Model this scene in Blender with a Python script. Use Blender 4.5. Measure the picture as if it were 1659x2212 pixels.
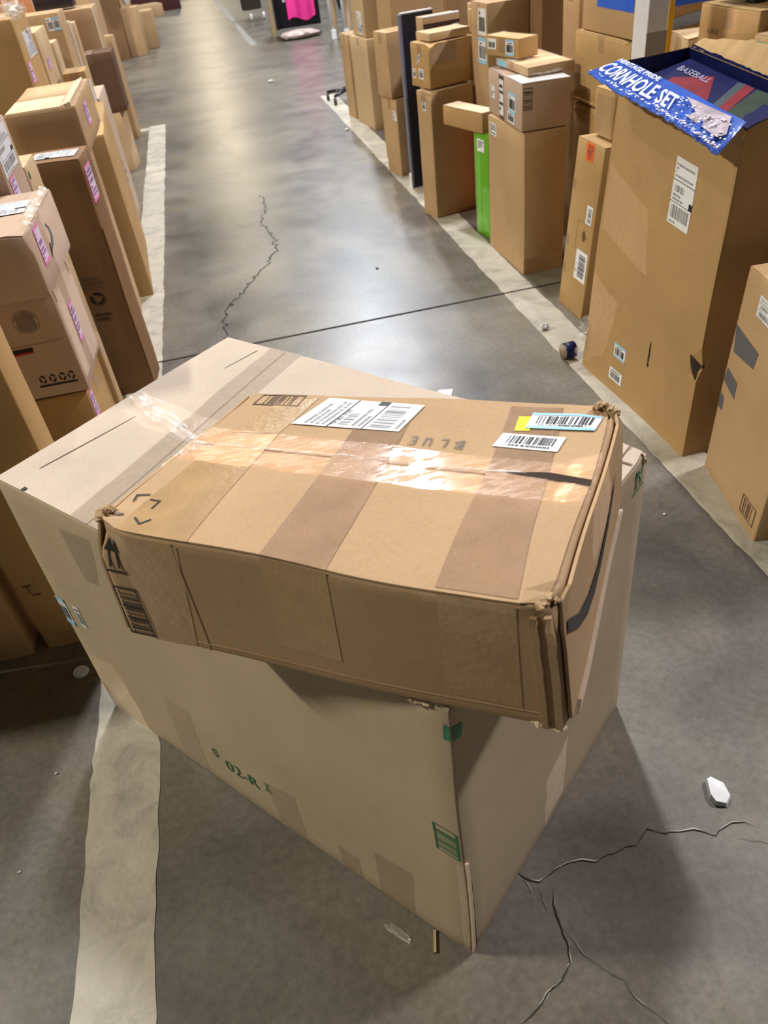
import bpy, bmesh, math, random
from mathutils import Vector, Matrix, noise
C = bpy.context.scene.collection
EXPOSURE=-.15; AMBIENT=.3; FR0,FR1=.30,.37
LIGHTS=[((1.2,6.9,9.5),(.35,1.6),900,(.97,.97,1)),((2.7,16.7,9.5),(.4,1.8),1100,(.97,.97,1)),((3.5,22.,9.5),(.5,2.0),900,(.78,.89,1)),((.6,34.,9.3),(.4,3),350,(1,.86,.62)),((.7,49.,9.3),(.5,3),1100,(1,.84,.58)),((-4.2,9.,9.5),(.4,1.6),420,(1,.94,.84)),
 ((8.0,2.8,8.0),(.35,1.5),1450,(1,.91,.90)),((-8.,3.,7.2),(.3,1.2),1500,(1,.92,.76))]
for o in list(bpy.data.objects): bpy.data.objects.remove(o)
random.seed(7)
# ---------------------------------------------------------------- camera
cam = bpy.data.objects.new('camera', bpy.data.cameras.new('camera')); C.objects.link(cam)
R_ = Vector((.96973,-.21912,-.10772)); U_ = Vector((.22019,.59416,.77362)); W_ = Vector((.10551,.77393,-.62443))
M_ = Matrix((R_,U_,-W_)).transposed().to_4x4(); M_.translation = Vector((0,0,1.55)); cam.matrix_world = M_
cam.data.sensor_fit='HORIZONTAL'; cam.data.sensor_width=36; cam.data.lens=36.04; cam.data.clip_start=.05; cam.data.clip_end=200
cam.data.dof.use_dof=True; cam.data.dof.focus_distance=1.45; cam.data.dof.aperture_fstop=9
bpy.context.scene.camera = cam
# ---------------------------------------------------------------- world, lights, exposure
vs=bpy.context.scene.view_settings; vs.view_transform='Standard'; vs.look='None'; vs.gamma=1; vs.use_curve_mapping=False; vs.exposure=EXPOSURE
w=bpy.data.worlds.new('world'); bpy.context.scene.world=w; w.use_nodes=True
w.node_tree.nodes['Background'].inputs[0].default_value=(.95,.93,.90,1); w.node_tree.nodes['Background'].inputs[1].default_value=AMBIENT
def area(name,loc,size,power,color,rot=(0,0,0)):
    l=bpy.data.lights.new(name,'AREA'); l.shape='RECTANGLE'; l.size,l.size_y=size; l.energy=power; l.color=color
    o=bpy.data.objects.new(name,l); C.objects.link(o); o.location=loc; o.rotation_euler=rot; return o
for i,(loc,size,pw,colr) in enumerate(LIGHTS): area('ceiling_lamp',loc,size,pw,colr)
BX={'big': (0.129, 0.583, 0, 0.7185, 0.658, 1.069, 0.735, 0, 0), 'top': [(-0.285, 0.852, 0.7425), (0.254, 0.511, 0.7425), (-0.038, 1.213, 0.7425), (0.499, 0.875, 0.7425), (-0.268, 0.855, 0.947), (0.236, 0.512, 0.952), (-0.04, 1.205, 0.9), (0.474, 0.872, 0.945)], 'cornhole': [(1.265, 1.858, 0), (1.52, 1.87, 0), (1.225, 2.56, 0), (1.49, 2.58, 0), (1.295, 1.87, 1.0), (1.565, 1.89, 1.0), (1.29, 2.54, 1.06), (1.55, 2.6, 1.06)], 'near_right': (1.237, 1.418, 0, -0.171, 0.4, 0.379, 0.664, 0.017, -0.013), 'orange_label': (1.377, 2.92, 0, 0.035, 0.34, 0.228, 0.7, 0.05, -0.02), 'amber': (1.478, 2.95, 0.712, 0.03, 0.16, 0.15, 0.165, 0, 0), 'r5low': (1.66, 3.2, 0, 0.02, 0.45, 0.5, 0.7, 0, 0), 'r5up': (1.655, 3.2, 0.712, 0.02, 0.45, 0.5, 0.272, 0, 0), 'bluefilm': (1.67, 3.22, 0.992, 0.02, 0.4, 0.45, 0.22, 0, 0), 'brown_tall': (1.336, 3.507, 0, 0.033, 0.207, 0.461, 0.645, 0, 0), 'white_top': (1.33, 3.525, 0.652, -0.036, 0.22, 0.5, 0.186, 0, 0), 'film_flat': (1.39, 3.62, 0.85, 0.03, 0.22, 0.38, 0.032, 0, 0), 'two_label': (1.42, 3.8, 0.892, 0.3, 0.11, 0.26, 0.078, 0, 0), 'r12': (1.72, 3.84, 0, 0.02, 0.35, 0.17, 1.13, 0, 0), 'r11': (1.72, 4.28, 0, 0.02, 0.35, 0.2, 1.2, 0, 0), 'r10': (1.48, 4.42, 0.55, 0.05, 0.23, 0.24, 0.5, 0, 0), 'r10b': (1.48, 4.42, 0, 0.05, 0.23, 0.24, 0.545, 0, 0), 'green': (1.354, 4.064, 0, 0.21, 0.2, 0.148, 0.526, 0, 0), 'flatbox': (1.335, 4.1, 0.53, 0.304, 0.1, 0.36, 0.092, 0, 0), 'slim1': (1.53, 4.86, 0, 0.05, 0.25, 0.05, 1.02, 0, 0), 'slim2': (1.51, 4.79, 0, 0.05, 0.25, 0.05, 1.0, 0, 0), 'tall22': (1.185, 4.535, 0, 0.3, 0.28, 0.144, 0.672, 0, 0), 'on22': (1.205, 4.59, 0.68, 0.272, 0.29, 0.2, 0.21, 0, 0), 'flat22': (1.225, 4.63, 0.9, 0.22, 0.25, 0.16, 0.035, 0, 0), 'panel': (1.215, 5.2, 0, 0.12, 0.2, 0.04, 0.98, 0, 0), 'fruit': (1.28, 4.95, 0, 0.1, 0.22, 0.12, 0.975, 0, 0), 'low28': (1.203, 5.5, 0, 0.234, 0.2, 0.209, 0.477, 0, 0), 'up27': (1.185, 5.53, 0.486, 0.249, 0.26, 0.193, 0.37, 0, 0), 'slim29': (1.215, 5.86, 0, 0.1, 0.06, 0.07, 0.47, 0, 0), 'slim29b': (1.225, 6.0, 0, 0.1, 0.06, 0.06, 0.5, 0, 0), 'b30': (1.323, 6.94, 0, 0.141, 0.4, 0.424, 0.655, 0, 0), 'b32': (1.335, 7.0, 0.663, 0.1, 0.4, 0.35, 0.7, 0, 0), 'b31': (1.26, 7.45, 0, 0.11, 0.3, 0.23, 0.645, 0, 0), 'b27up': (1.32, 5.95, 0, 0.1, 0.38, 0.3, 1.3, 0, 0), 'whitepost': (1.503, 2.8, 0, 0, 0.075, 0.1, 1.35, 0, 0), 'yellow': (1.59, 2.82, 0, 0, 0.02, 0.06, 1.35, 0, 0), 'gold17': (1.8, 2.62, 0, 0.02, 0.4, 0.34, 1.115, 0, 0), 'gold18': (1.78, 2.27, 0, 0.02, 0.4, 0.32, 1.06, 0, 0), 'small15': (1.8, 3.02, 0, 0.02, 0.22, 0.15, 1.005, 0, 0), 'r16': (2.16, 3.47, 0, 0.02, 0.4, 0.26, 1.04, 0, 0), 'flat19': (1.62, 2.35, 0, 0.02, 0.15, 0.3, 0.985, 0, 0), 'inner': [(1.285, 1.9, 0.3), (1.54, 1.91, 0.3), (1.25, 2.5, 0.3), (1.5, 2.53, 0.3), (1.305, 1.9, 0.93), (1.55, 1.915, 0.975), (1.3, 2.52, 1.0), (1.535, 2.56, 1.03)], 'L1': (-0.985, 3.124, 0, -0.083, 0.5, 0.2, 0.932, 0, 0), 'L2': (-0.95, 2.75, 0, 0, 0.35, 0.19, 1.0, 0, 0), 'L3': (-1.1, 2.47, 0, 0, 0.5, 0.26, 1.155, 0, 0), 'L6': (-0.73, 4.16, 0, 0.06, 0.22, 0.93, 0.8, 0, 0), 'L4': (-0.77, 3.48, 0.862, 0, 0.27, 0.67, 0.175, 0, 0), 'L5': (-0.95, 3.385, 0, 0, 0.38, 0.7, 0.855, 0, 0), 'L7': (-0.78, 5.35, 0, 0, 0.16, 0.5, 0.78, 0, 0), 'L9': (-1.08, 7.03, 0, -0.15, 0.4, 0.22, 0.43, 0, 0), 'L10': (-0.99, 8.25, 0, -0.2, 0.3, 0.12, 0.83, 0, 0), 'L8': (-0.98, 6.98, 0.438, 0, 0.36, 0.3, 0.4, 0, 0), 'L16': (-1.34, 4.42, 0, 0, 0.55, 0.46, 1.28, 0, 0), 'L15': (-1.17, 4.96, 0, 0, 0.38, 0.4, 1.175, 0, 0), 'L12': (-0.97, 5.46, 0, 0, 0.18, 0.2, 1.08, 0, 0), 'L11': (-0.745, 5.12, 0, 0, 0.12, 0.2, 0.955, 0, 0), 'L13': (-1.21, 6.05, 0, 0, 0.42, 0.32, 1.18, 0, 0), 'L20': (-0.89, 6.42, 0, 0, 0.1, 0.12, 1.1, 0, 0), 'L20b': (-0.86, 6.62, 0, 0, 0.08, 0.1, 1.08, 0, 0), 'L19': (-1.25, 7.5, 0, 0, 0.53, 0.45, 1.09, 0, 0), 'M1': (-1.0, 2.06, 0.837, -0.03, 0.5, 0.4, 0.16, 0, 0), 'M2': (-1.01, 2.12, 0.533, -0.03, 0.5, 0.29, 0.292, 0, 0), 'M3': (-1.02, 2.11, 0, 0, 0.5, 0.29, 0.525, 0, 0), 'M4': (-0.75, 2.405, 0, 0, 0.245, 0.06, 0.55, 0, 0), 'M6': (-0.773, 1.655, 0, 0.0, 0.215, 0.12, 1.05, 0, 0), 'M7': (-1.15, 1.645, 0, 0, 0.34, 0.12, 1.05, 0, 0), 'M8': (-1.25, 1.46, 0, 0, 0.32, 0.15, 0.45, 0, 0)}
DEC={'b_stamp': ('big', 'L', [(0.951, 0.4716), (0.9935, 0.4685), (0.9937, 0.5785), (0.951, 0.5768)]), 'b_gcl': ('big', 'L', [(0.9877, 0.9148), (1.0007, 0.9196), (1.0003, 0.9579), (0.9886, 0.9615)]), 'b_gcn': ('big', 'N', [(0.0016, 0.9169), (0.0306, 0.9061), (0.0338, 0.9404), (0.0008, 0.9567)]), 'b_text': ('big', 'L', [(0.4199, 0.1271), (0.5342, 0.1539), (0.5349, 0.2213), (0.4259, 0.2111)]), 'b_q': ('big', 'L', [(0.4053, 0.1583), (0.4198, 0.1563), (0.4311, 0.2218), (0.4114, 0.2176)]), 'b_blue': ('big', 'L', [(-0.0128, 0.4367), (0.0327, 0.4413), (0.029, 0.5655), (-0.0204, 0.5551)]), 'b_white': ('big', 'L', [(0.062, 0.4649), (0.0866, 0.4704), (0.0752, 0.5566), (0.0593, 0.5683)]), 'b_tp1': ('big', 'L', [(0.2553, 0.0325), (0.3352, -0.0074), (0.3573, 0.3346), (0.2741, 0.3381)]), 'b_tp2': ('big', 'L', [(0.5467, -0.0196), (0.6186, -0.0289), (0.6267, 0.2535), (0.5482, 0.2263)]), 'b_tp3': ('big', 'L', [(0.7125, -0.0166), (0.7587, -0.0106), (0.7618, 0.1171), (0.7104, 0.1205)]), 'b_tp4': ('big', 'L', [(0.802, -0.0071), (0.8788, -0.0113), (0.8881, 0.2474), (0.8048, 0.2256)]), 'b_tpu': ('big', 'L', [(0.1785, 0.7479), (0.2296, 0.7598), (0.2676, 0.9444), (0.1712, 0.9307)]), 'b_tpc': ('big', 'L', [(-0.0239, -0.0294), (0.144, -0.0206), (0.1219, 0.3266), (0.0084, 0.2886)]), 'b_arrow': ('big', 'N', [(0.9091, 0.9187), (1.0096, 0.8978), (0.9845, 0.969), (0.9114, 0.9906)]), 'b_tpn': ('big', 'N', [(0.4373, 0.0241), (0.5641, 0.0549), (0.5718, 0.3053), (0.4403, 0.2438)]), 'b_edge': ('big', 'L', [(0.9855, 0.0169), (0.999, -0.003), (1.0013, 0.4604), (0.9847, 0.4482)]), 'b_seamtape': ('big', 'T', [(-0.043, 0.7606), (-0.0286, 0.6769), (0.9892, 0.7803), (0.9799, 0.8652)]), 'b_mark': ('big', 'T', [(-0.0242, 0.917), (-0.0261, 0.9107), (-0.0013, 0.9077), (0.0007, 0.9141)]), 'b_line1': ('big', 'T', [(0.1047, 0.9467), (0.1053, 0.9397), (0.9635, 0.8771), (0.9687, 0.8858)]), 'b_ridge': ('big', 'T', [(0.5033, 1.0014), (0.4634, 0.8589), (0.4361, 0.7654), (0.4218, 0.7046)]), 'b_cl2': ('big', 'T', [(0.5528, 0.9898), (0.5614, 0.7559), (0.3431, 0.6653), (0.453, 0.9901)]), 'b_cl3': ('big', 'T', [(1.0006, 0.0469), (1.0039, 0.0039), (0.8829, 0.0283), (0.8857, 0.0528)]), 't_band1T': ('top', 'T', [(0.0628, -0.0142), (0.2467, -0.0176), (0.2046, 0.6796), (0.0667, 0.6212)]), 't_band1T2': ('top', 'T', [(0.0779, 0.6612), (0.2046, 0.6796), (0.229, 0.9745), (0.1193, 0.9211)]), 't_band2T': ('top', 'T', [(0.4118, 0.0013), (0.5604, -0.0004), (0.5225, 0.9411), (0.3858, 0.9496)]), 't_band3T': ('top', 'T', [(0.7787, 0.0164), (0.9313, 0.0164), (0.8785, 0.969), (0.7566, 0.9641)]), 't_band1N': ('top', 'N', [(0.0704, -0.02), (0.1845, 0.0201), (0.2179, 0.9617), (0.0523, 0.9731)]), 't_band2N': ('top', 'N', [(0.4068, 0.2349), (0.5499, 0.2313), (0.5602, 0.9991), (0.4125, 1.0026)]), 't_band3N': ('top', 'N', [(0.7683, 0.1574), (0.9184, 0.1392), (0.9305, 1.0229), (0.7839, 1.0353)]), 't_long': ('top', 'T', [(-0.0264, 0.4275), (0.9862, 0.4213), (1.0139, 0.6298), (0.012, 0.6668)]), 't_seam': ('top', 'T', [(0.0234, 0.5446), (0.3768, 0.5562), (0.7148, 0.5636), (0.9924, 0.5254)]), 't_gap': ('top', 'T', [(0.8482, 0.5634), (0.9929, 0.521), (0.992, 0.5532), (0.9155, 0.5739)]), 't_ship': ('top', 'T', [(0.5158, 0.7445), (0.5431, 0.9325), (0.26, 0.9733), (0.2138, 0.7549)]), 't_blue': ('top', 'T', [(0.9768, 0.9269), (0.8139, 0.9214), (0.8094, 0.8225), (0.9641, 0.8246)]), 't_yellow': ('top', 'T', [(0.7846, 0.896), (0.8279, 0.9011), (0.8201, 0.8092), (0.7864, 0.8041)]), 't_lpn': ('top', 'T', [(0.9082, 0.7797), (0.7644, 0.7857), (0.7528, 0.7046), (0.8993, 0.6935)]), 't_stamp': ('top', 'T', [(0.0518, 0.8916), (0.1853, 0.8955), (0.1934, 0.9882), (0.0429, 0.9883)]), 't_blue_hand': ('top', 'T', [(0.6939, 0.6936), (0.5429, 0.7077), (0.5521, 0.6476), (0.7015, 0.6292)]), 't_m0': ('top', 'T', [(0.1372, 0.1831), (0.1596, 0.1799), (0.1622, 0.14)]), 't_m1': ('top', 'T', [(0.1477, 0.02), (0.1696, 0.0138), (0.1662, 0.0551)]), 't_m2': ('top', 'T', [(0.0279, 0.1292), (0.0197, 0.1697), (0.0395, 0.1739)]), 't_arrows': ('top', 'N', [(0.0173, 0.5956), (0.0789, 0.6129), (0.0881, 0.8808), (0.0433, 0.8993)]), 't_bar': ('top', 'N', [(0.0197, -0.0335), (0.0835, -0.0279), (0.0783, 0.4494), (0.0149, 0.4679)]), 't_smile': ('top', 'R', [(0.0092, 0.885), (0.1773, 0.61), (0.3057, 0.5123), (0.4795, 0.4682), (0.6471, 0.5333), (0.7674, 0.6838), (0.7051, 0.4304), (0.5807, 0.3133), (0.4451, 0.2818), (0.2906, 0.3592), (0.1531, 0.5778)]), 'c_ship': ('cornhole', 'L', [(0.5511, 0.6734), (0.7378, 0.6559), (0.7626, 0.8426), (0.61, 0.8484)]), 'c_blue': ('cornhole', 'L', [(0.3193, 0.1216), (0.4234, 0.1487), (0.3884, 0.2006), (0.2754, 0.1703)]), 'c_white': ('cornhole', 'L', [(0.293, 0.0371), (0.4036, 0.0548), (0.4039, 0.1027), (0.2732, 0.0753)]), 'c_tear': ('cornhole', 'L', [(0.5964, 0.1997), (0.6184, 0.1987), (0.6037, 0.286), (0.5864, 0.2556)]), 'n_lab': ('near_right', 'L', [(0.2686, 0.8134), (0.6185, 0.8843), (0.5543, 0.9783), (0.2357, 0.8969)]), 'n_g1': ('near_right', 'L', [(0.0619, 0.6322), (0.3922, 0.6482), (0.4133, 0.7244), (0.0076, 0.7477)]), 'n_g2': ('near_right', 'L', [(0.0131, 0.4799), (0.2354, 0.4514), (0.2248, 0.529), (0.0323, 0.5488)]), 'n_g3': ('near_right', 'L', [(0.022, 0.3449), (0.0876, 0.3454), (0.0762, 0.4098), (-0.0061, 0.4188)]), 'n_stamp': ('near_right', 'L', [(0.71, 0.0282), (0.9311, 0.0635), (0.9339, 0.1549), (0.6982, 0.1256)]), 'o_tape': ('orange_label', 'L', [(0.3901, 0.8988), (0.6439, 0.9097), (0.6432, 1.0015), (0.3242, 1.0096)]), 'o_l1': ('orange_label', 'L', [(0.6743, 0.5676), (0.8843, 0.5771), (0.9105, 0.682), (0.6876, 0.6725)]), 'o_l2': ('orange_label', 'L', [(0.4849, 0.2175), (0.9385, 0.2362), (0.9397, 0.4191), (0.5071, 0.3953)]), 'o_hand': ('orange_label', 'L', [(0.5843, 0.4598), (0.7611, 0.4724), (0.7898, 0.522), (0.6148, 0.51)]), 'p_l1': ('brown_tall', 'L', [(0.0808, 0.8769), (0.2585, 0.8853), (0.2505, 0.9706), (0.0467, 0.9635)]), 'w_l1': ('white_top', 'L', [(0.064, 0.4025), (0.1848, 0.3473), (0.2498, 0.5897), (0.1035, 0.742)]), 'w_band': ('white_top', 'L', [(0.3112, -0.0611), (0.5011, -0.0298), (0.5816, 0.982), (0.3726, 0.9515)]), 'w_l2': ('white_top', 'L', [(0.6302, 0.2885), (0.8054, 0.3012), (0.858, 0.7382), (0.6336, 0.7316)]), 'w_l3': ('white_top', 'L', [(0.6007, 0.0637), (0.805, 0.0635), (0.8055, 0.3114), (0.6027, 0.2962)]), 'w_stamp': ('white_top', 'N', [(0.0181, 0.4631), (0.21, 0.4702), (0.224, 0.9275), (0.0349, 0.9298)]), 'u_l1': ('two_label', 'L', [(0.2413, 0.7646), (0.476, 0.7161), (0.4523, 1.2558), (0.2185, 1.2864)]), 'u_l2': ('two_label', 'L', [(0.8907, 0.5671), (1.1238, 0.5945), (1.1219, 1.3046), (0.865, 1.2588)]), 'f_l1': ('tall22', 'L', [(0.3887, 0.8621), (0.6578, 0.8621), (0.633, 0.9273), (0.3654, 0.9277)]), 'g_l1': ('on22', 'L', [(0.0786, 0.323), (0.2587, 0.3169), (0.2609, 0.4794), (0.0817, 0.4865)]), 'g_l2': ('on22', 'L', [(0.4164, 0.3415), (0.6468, 0.3616), (0.7008, 0.5471), (0.4214, 0.5246)]), 'h_l1': ('green', 'L', [(0.2735, 0.8277), (0.7258, 0.8331), (0.7133, 0.9393), (0.203, 0.9495)]), 'k_l1': ('low28', 'L', [(0.714, 0.7468), (0.9749, 0.7393), (0.9338, 0.8549), (0.674, 0.8632)]), 'x_l1': ('gold17', 'L', [(0.1319, 0.8713), (0.3609, 0.8778), (0.3754, 0.9077), (0.1335, 0.9093)]), 'x_l2': ('gold17', 'L', [(0.5266, 0.8797), (0.7253, 0.8828), (0.7227, 0.9013), (0.5158, 0.8995)]), 'x_l3': ('gold17', 'L', [(0.7569, 0.8826), (0.9393, 0.8854), (0.9358, 0.9035), (0.7455, 0.9021)]), 'x_txt': ('gold17', 'L', [(0.1721, 0.9246), (0.3593, 0.925), (0.3641, 0.9377), (0.1789, 0.9363)]), 'x_oval': ('gold17', 'L', [(0.7974, 0.9123), (0.8959, 0.913), (0.8863, 0.9224), (0.7965, 0.9208)]), 'y_l1': ('gold18', 'L', [(0.0086, 0.9843), (0.173, 0.9869), (0.1579, 1.0009), (-0.0064, 0.9985)]), 'l1_pink': ('L1', 'R', [(-0.0118, 0.8642), (0.2097, 0.8221), (0.3096, 0.9638), (-0.2705, 0.9695)]), 'l1_top': ('L1', 'T', [(0.681, 0.3134), (0.9151, 0.292), (0.8843, 1.1019), (0.6722, 0.8983)]), 'l3_white': ('L3', 'R', [(0.0802, 0.8957), (0.8857, 0.8919), (0.922, 0.9892), (-0.0178, 0.9799)]), 'l3_pink': ('L3', 'R', [(0.3028, 0.8436), (0.5361, 0.839), (0.5211, 0.9084), (0.3135, 0.9104)]), 'l2_green': ('L2', 'R', [(-0.1581, 0.9875), (-0.0258, 0.9855), (0.0122, 0.999), (-0.1083, 1.0017)]), 'l16_pink': ('L16', 'R', [(0.1042, 0.7872), (0.3424, 0.7842), (0.4196, 0.8483), (0.1822, 0.8543)]), 'l16_white': ('L16', 'R', [(0.4718, 0.8817), (0.8203, 0.8222), (1.0294, 0.9234), (0.386, 0.9412)]), 'l15_pink': ('L15', 'R', [(0.2066, 0.8542), (0.4222, 0.8542), (0.499, 0.9022), (0.2953, 0.9028)]), 'l13_grey': ('L13', 'N', [(0.782, 0.9214), (0.9784, 0.9314), (0.9881, 1.0007), (0.7916, 0.9888)]), 'l19_top': ('L19', 'N', [(0.6548, 0.9585), (0.9658, 0.9673), (0.9753, 1.0285), (0.653, 1.0289)]), 'l4_pink': ('L4', 'R', [(0.7961, 0.2531), (0.9713, 0.1775), (0.9261, 0.6019), (0.7785, 0.6501)]), 'm1_pink': ('M1', 'R', [(0.2164, 0.3756), (0.3361, 0.4336), (0.2602, 0.9412), (0.1735, 0.9067)]), 'm1_smile': ('M1', 'R', [(0.3231, 0.5606), (0.3889, 0.404), (0.5573, 0.4845), (0.5981, 0.6493), (0.5604, 0.7562), (0.5536, 0.6057), (0.5002, 0.4916), (0.3803, 0.4972)]), 'm2_pink': ('M2', 'R', [(0.4695, 0.4161), (0.5596, 0.3398), (0.5706, 0.6684), (0.5358, 0.7068)]), 'm2_seal': ('M2', 'N', [(0.7283, 0.6876), (0.8689, 0.6769), (0.8964, 0.8872), (0.7647, 0.9038)]), 'm2_seam': ('M2', 'N', [(0.6459, 0.5175), (1.0475, 0.5548), (1.0474, 0.5785), (0.6479, 0.536)]), 'm2_red': ('M2', 'N', [(0.6467, 0.4787), (0.7911, 0.4858), (0.7962, 0.5415), (0.6525, 0.5344)]), 'm2_rec': ('M2', 'N', [(0.7413, 0.1052), (0.9525, 0.1198), (0.9586, 0.2493), (0.7517, 0.2438)]), 'm3_pink': ('M3', 'R', [(-0.108, 0.8938), (0.0548, 0.8599), (0.2028, 0.9534), (0.0402, 0.9931)]), 'l1_rec': ('L1', 'N', [(0.7441, 0.4456), (0.8309, 0.444), (0.8401, 0.4763), (0.756, 0.4756)]), 'l1_rec2': ('L1', 'N', [(0.7432, 0.3633), (0.8538, 0.3617), (0.855, 0.3999), (0.7522, 0.4008)]), 'm6_mark': ('M6', 'N', [(0.0455, 0.1942), (0.1351, 0.1882), (0.1745, 0.2267), (0.0972, 0.2269)]), 'i_tri': ('inner', 'T', [(0.4461, 0.7649), (0.4416, 0.5034), (0.8176, 0.7182), (0.529, 0.8085)]), 'i_red': ('inner', 'T', [(0.4133, 0.4016), (0.3945, 0.3343), (0.9487, 0.4372), (0.957, 0.505)]), 'i_grey': ('inner', 'T', [(0.407, 0.4471), (0.4133, 0.4016), (0.957, 0.505), (0.9416, 0.5539)]), 'i_txt': ('inner', 'T', [(0.6904, 1.0154), (0.7318, 0.7438), (0.8375, 0.778), (0.7829, 1.0269)]), 'f_print': ('fruit', 'N', [(0.1963, 0.9575), (1.3594, 0.9511), (1.3713, 1.0197), (0.1568, 1.0293)]), 'r10l1': ('r10', 'L', [(0.848, 0.8357), (1.2211, 0.8421), (1.2616, 0.9705), (0.8401, 0.9648)]), 'r10l2': ('r10', 'L', [(0.8309, 0.7196), (1.2079, 0.7282), (1.2201, 0.8341), (0.8195, 0.8264)]), 'bf_b': ('bluefilm', 'N', [(-0.5806, 0.6102), (-0.0701, 0.5037), (-0.084, 0.7627), (-0.5886, 0.8776)])}
CRACKS={'far': [(0.226, 5.678), (0.225, 5.342), (0.153, 5.079), (0.209, 4.766), (0.201, 4.515), (0.117, 4.287), (0.009, 4.094), (-0.079, 3.909), (-0.134, 3.812), (-0.16, 3.678), (-0.151, 3.466), (-0.123, 3.292)], 'c1': [(0.252, 0.722), (0.268, 0.7), (0.297, 0.673), (0.332, 0.69), (0.375, 0.697), (0.422, 0.682), (0.466, 0.691), (0.51, 0.694), (0.548, 0.714), (0.581, 0.699), (0.636, 0.688), (0.67, 0.668), (0.691, 0.677), (0.716, 0.686), (0.763, 0.662)], 'c2': [(0.703, 0.648), (0.744, 0.634), (0.782, 0.615)], 'c3': [(0.316, 0.656), (0.307, 0.622), (0.308, 0.586), (0.303, 0.546), (0.294, 0.524), (0.269, 0.499), (0.235, 0.484), (0.201, 0.463), (0.16, 0.445)], 'c4': [(0.292, 0.674), (0.291, 0.636), (0.295, 0.599)], 'c5': [(0.268, 0.7), (0.272, 0.659), (0.271, 0.632)], 'c6': [(0.308, 0.574), (0.321, 0.541), (0.341, 0.507), (0.377, 0.47), (0.383, 0.438), (0.405, 0.406), (0.435, 0.366)]}

# ---------------------------------------------------------------- materials
def newmat(name):
    m=bpy.data.materials.new(name); m.use_nodes=True; nt=m.node_tree; nt.nodes.clear()
    out=nt.nodes.new('ShaderNodeOutputMaterial'); b=nt.nodes.new('ShaderNodeBsdfPrincipled'); nt.links.new(b.outputs[0],out.inputs[0])
    return m,nt,b,out
def N(nt,t,**k):
    n=nt.nodes.new(t)
    for a,v in k.items():
        if a in n.inputs.keys(): n.inputs[a].default_value=v
        else: setattr(n,a,v)
    return n
def ramp(nt,fac,stops):
    r=N(nt,'ShaderNodeValToRGB'); e=r.color_ramp.elements
    while len(e)<len(stops): e.new(.5)
    for q,(p,c) in zip(e,stops): q.position=p; q.color=tuple(c)+(1,) if len(c)==3 else c
    nt.links.new(fac,r.inputs[0]); return r.outputs[0]
MATS={}
def plain(name,col,rough=.6,spec=.4,metal=0,var=.06):
    if name in MATS: return MATS[name]
    m,nt,b,_=newmat(name); g=N(nt,'ShaderNodeNewGeometry'); n=N(nt,'ShaderNodeTexNoise',Scale=14.0,Detail=4.0); nt.links.new(g.outputs['Position'],n.inputs['Vector'])
    c=ramp(nt,n.outputs['Fac'],[(.3,[v*(1-var) for v in col]),(.7,[min(1,v*(1+var)) for v in col])])
    nt.links.new(c,b.inputs['Base Color']); b.inputs['Roughness'].default_value=rough; b.inputs['Specular IOR Level'].default_value=spec; b.inputs['Metallic'].default_value=metal
    MATS[name]=m; return m
def card(name,col,rough=.78,flute=(0,0,1)):
    # corrugated board: mottled paper, faint flute lines, scuffs
    if name in MATS: return MATS[name]
    m,nt,b,_=newmat(name); g=N(nt,'ShaderNodeNewGeometry')
    n1=N(nt,'ShaderNodeTexNoise',Scale=3.5,Detail=5.0,Roughness=.6); n2=N(nt,'ShaderNodeTexNoise',Scale=160.0,Detail=3.0); n3=N(nt,'ShaderNodeTexNoise',Scale=22.0,Detail=6.0,Distortion=1.5)
    for n in (n1,n2,n3): nt.links.new(g.outputs['Position'],n.inputs['Vector'])
    c1=ramp(nt,n1.outputs['Fac'],[(.3,[v*.90 for v in col]),(.7,[min(1,v*1.08) for v in col])])
    mx=N(nt,'ShaderNodeMix',data_type='RGBA',blend_type='MULTIPLY'); mx.inputs[0].default_value=.18
    c2=ramp(nt,n2.outputs['Fac'],[(.3,(.72,.72,.72)),(.65,(1.15,1.15,1.15))])
    nt.links.new(c1,mx.inputs[6]); nt.links.new(c2,mx.inputs[7])
    mx2=N(nt,'ShaderNodeMix',data_type='RGBA',blend_type='MIX'); c3=ramp(nt,n3.outputs['Fac'],[(.74,(0,0,0)),(.86,(.10,.10,.10))])
    nt.links.new(c3,mx2.inputs[0]); nt.links.new(mx.outputs[2],mx2.inputs[6]); mx2.inputs[7].default_value=tuple(min(1,v*1.35) for v in col)+(1,)
    nt.links.new(mx2.outputs[2],b.inputs['Base Color'])
    b.inputs['Roughness'].default_value=rough; b.inputs['Specular IOR Level'].default_value=.25
    bp=N(nt,'ShaderNodeBump',Strength=.045,Distance=.002); ad=N(nt,'ShaderNodeMath',operation='ADD')
    wv=N(nt,'ShaderNodeTexWave',Scale=55.0,Distortion=1.2); wv.bands_direction='Z' if flute[2] else 'X'; nt.links.new(g.outputs['Position'],wv.inputs['Vector'])
    sc=N(nt,'ShaderNodeMath',operation='MULTIPLY'); sc.inputs[1].default_value=.35; nt.links.new(wv.outputs['Fac'],sc.inputs[0])
    nt.links.new(sc.outputs[0],ad.inputs[0]); nt.links.new(n2.outputs['Fac'],ad.inputs[1]); nt.links.new(ad.outputs[0],bp.inputs['Height']); nt.links.new(bp.outputs[0],b.inputs['Normal'])
    MATS[name]=m; return m
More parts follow.
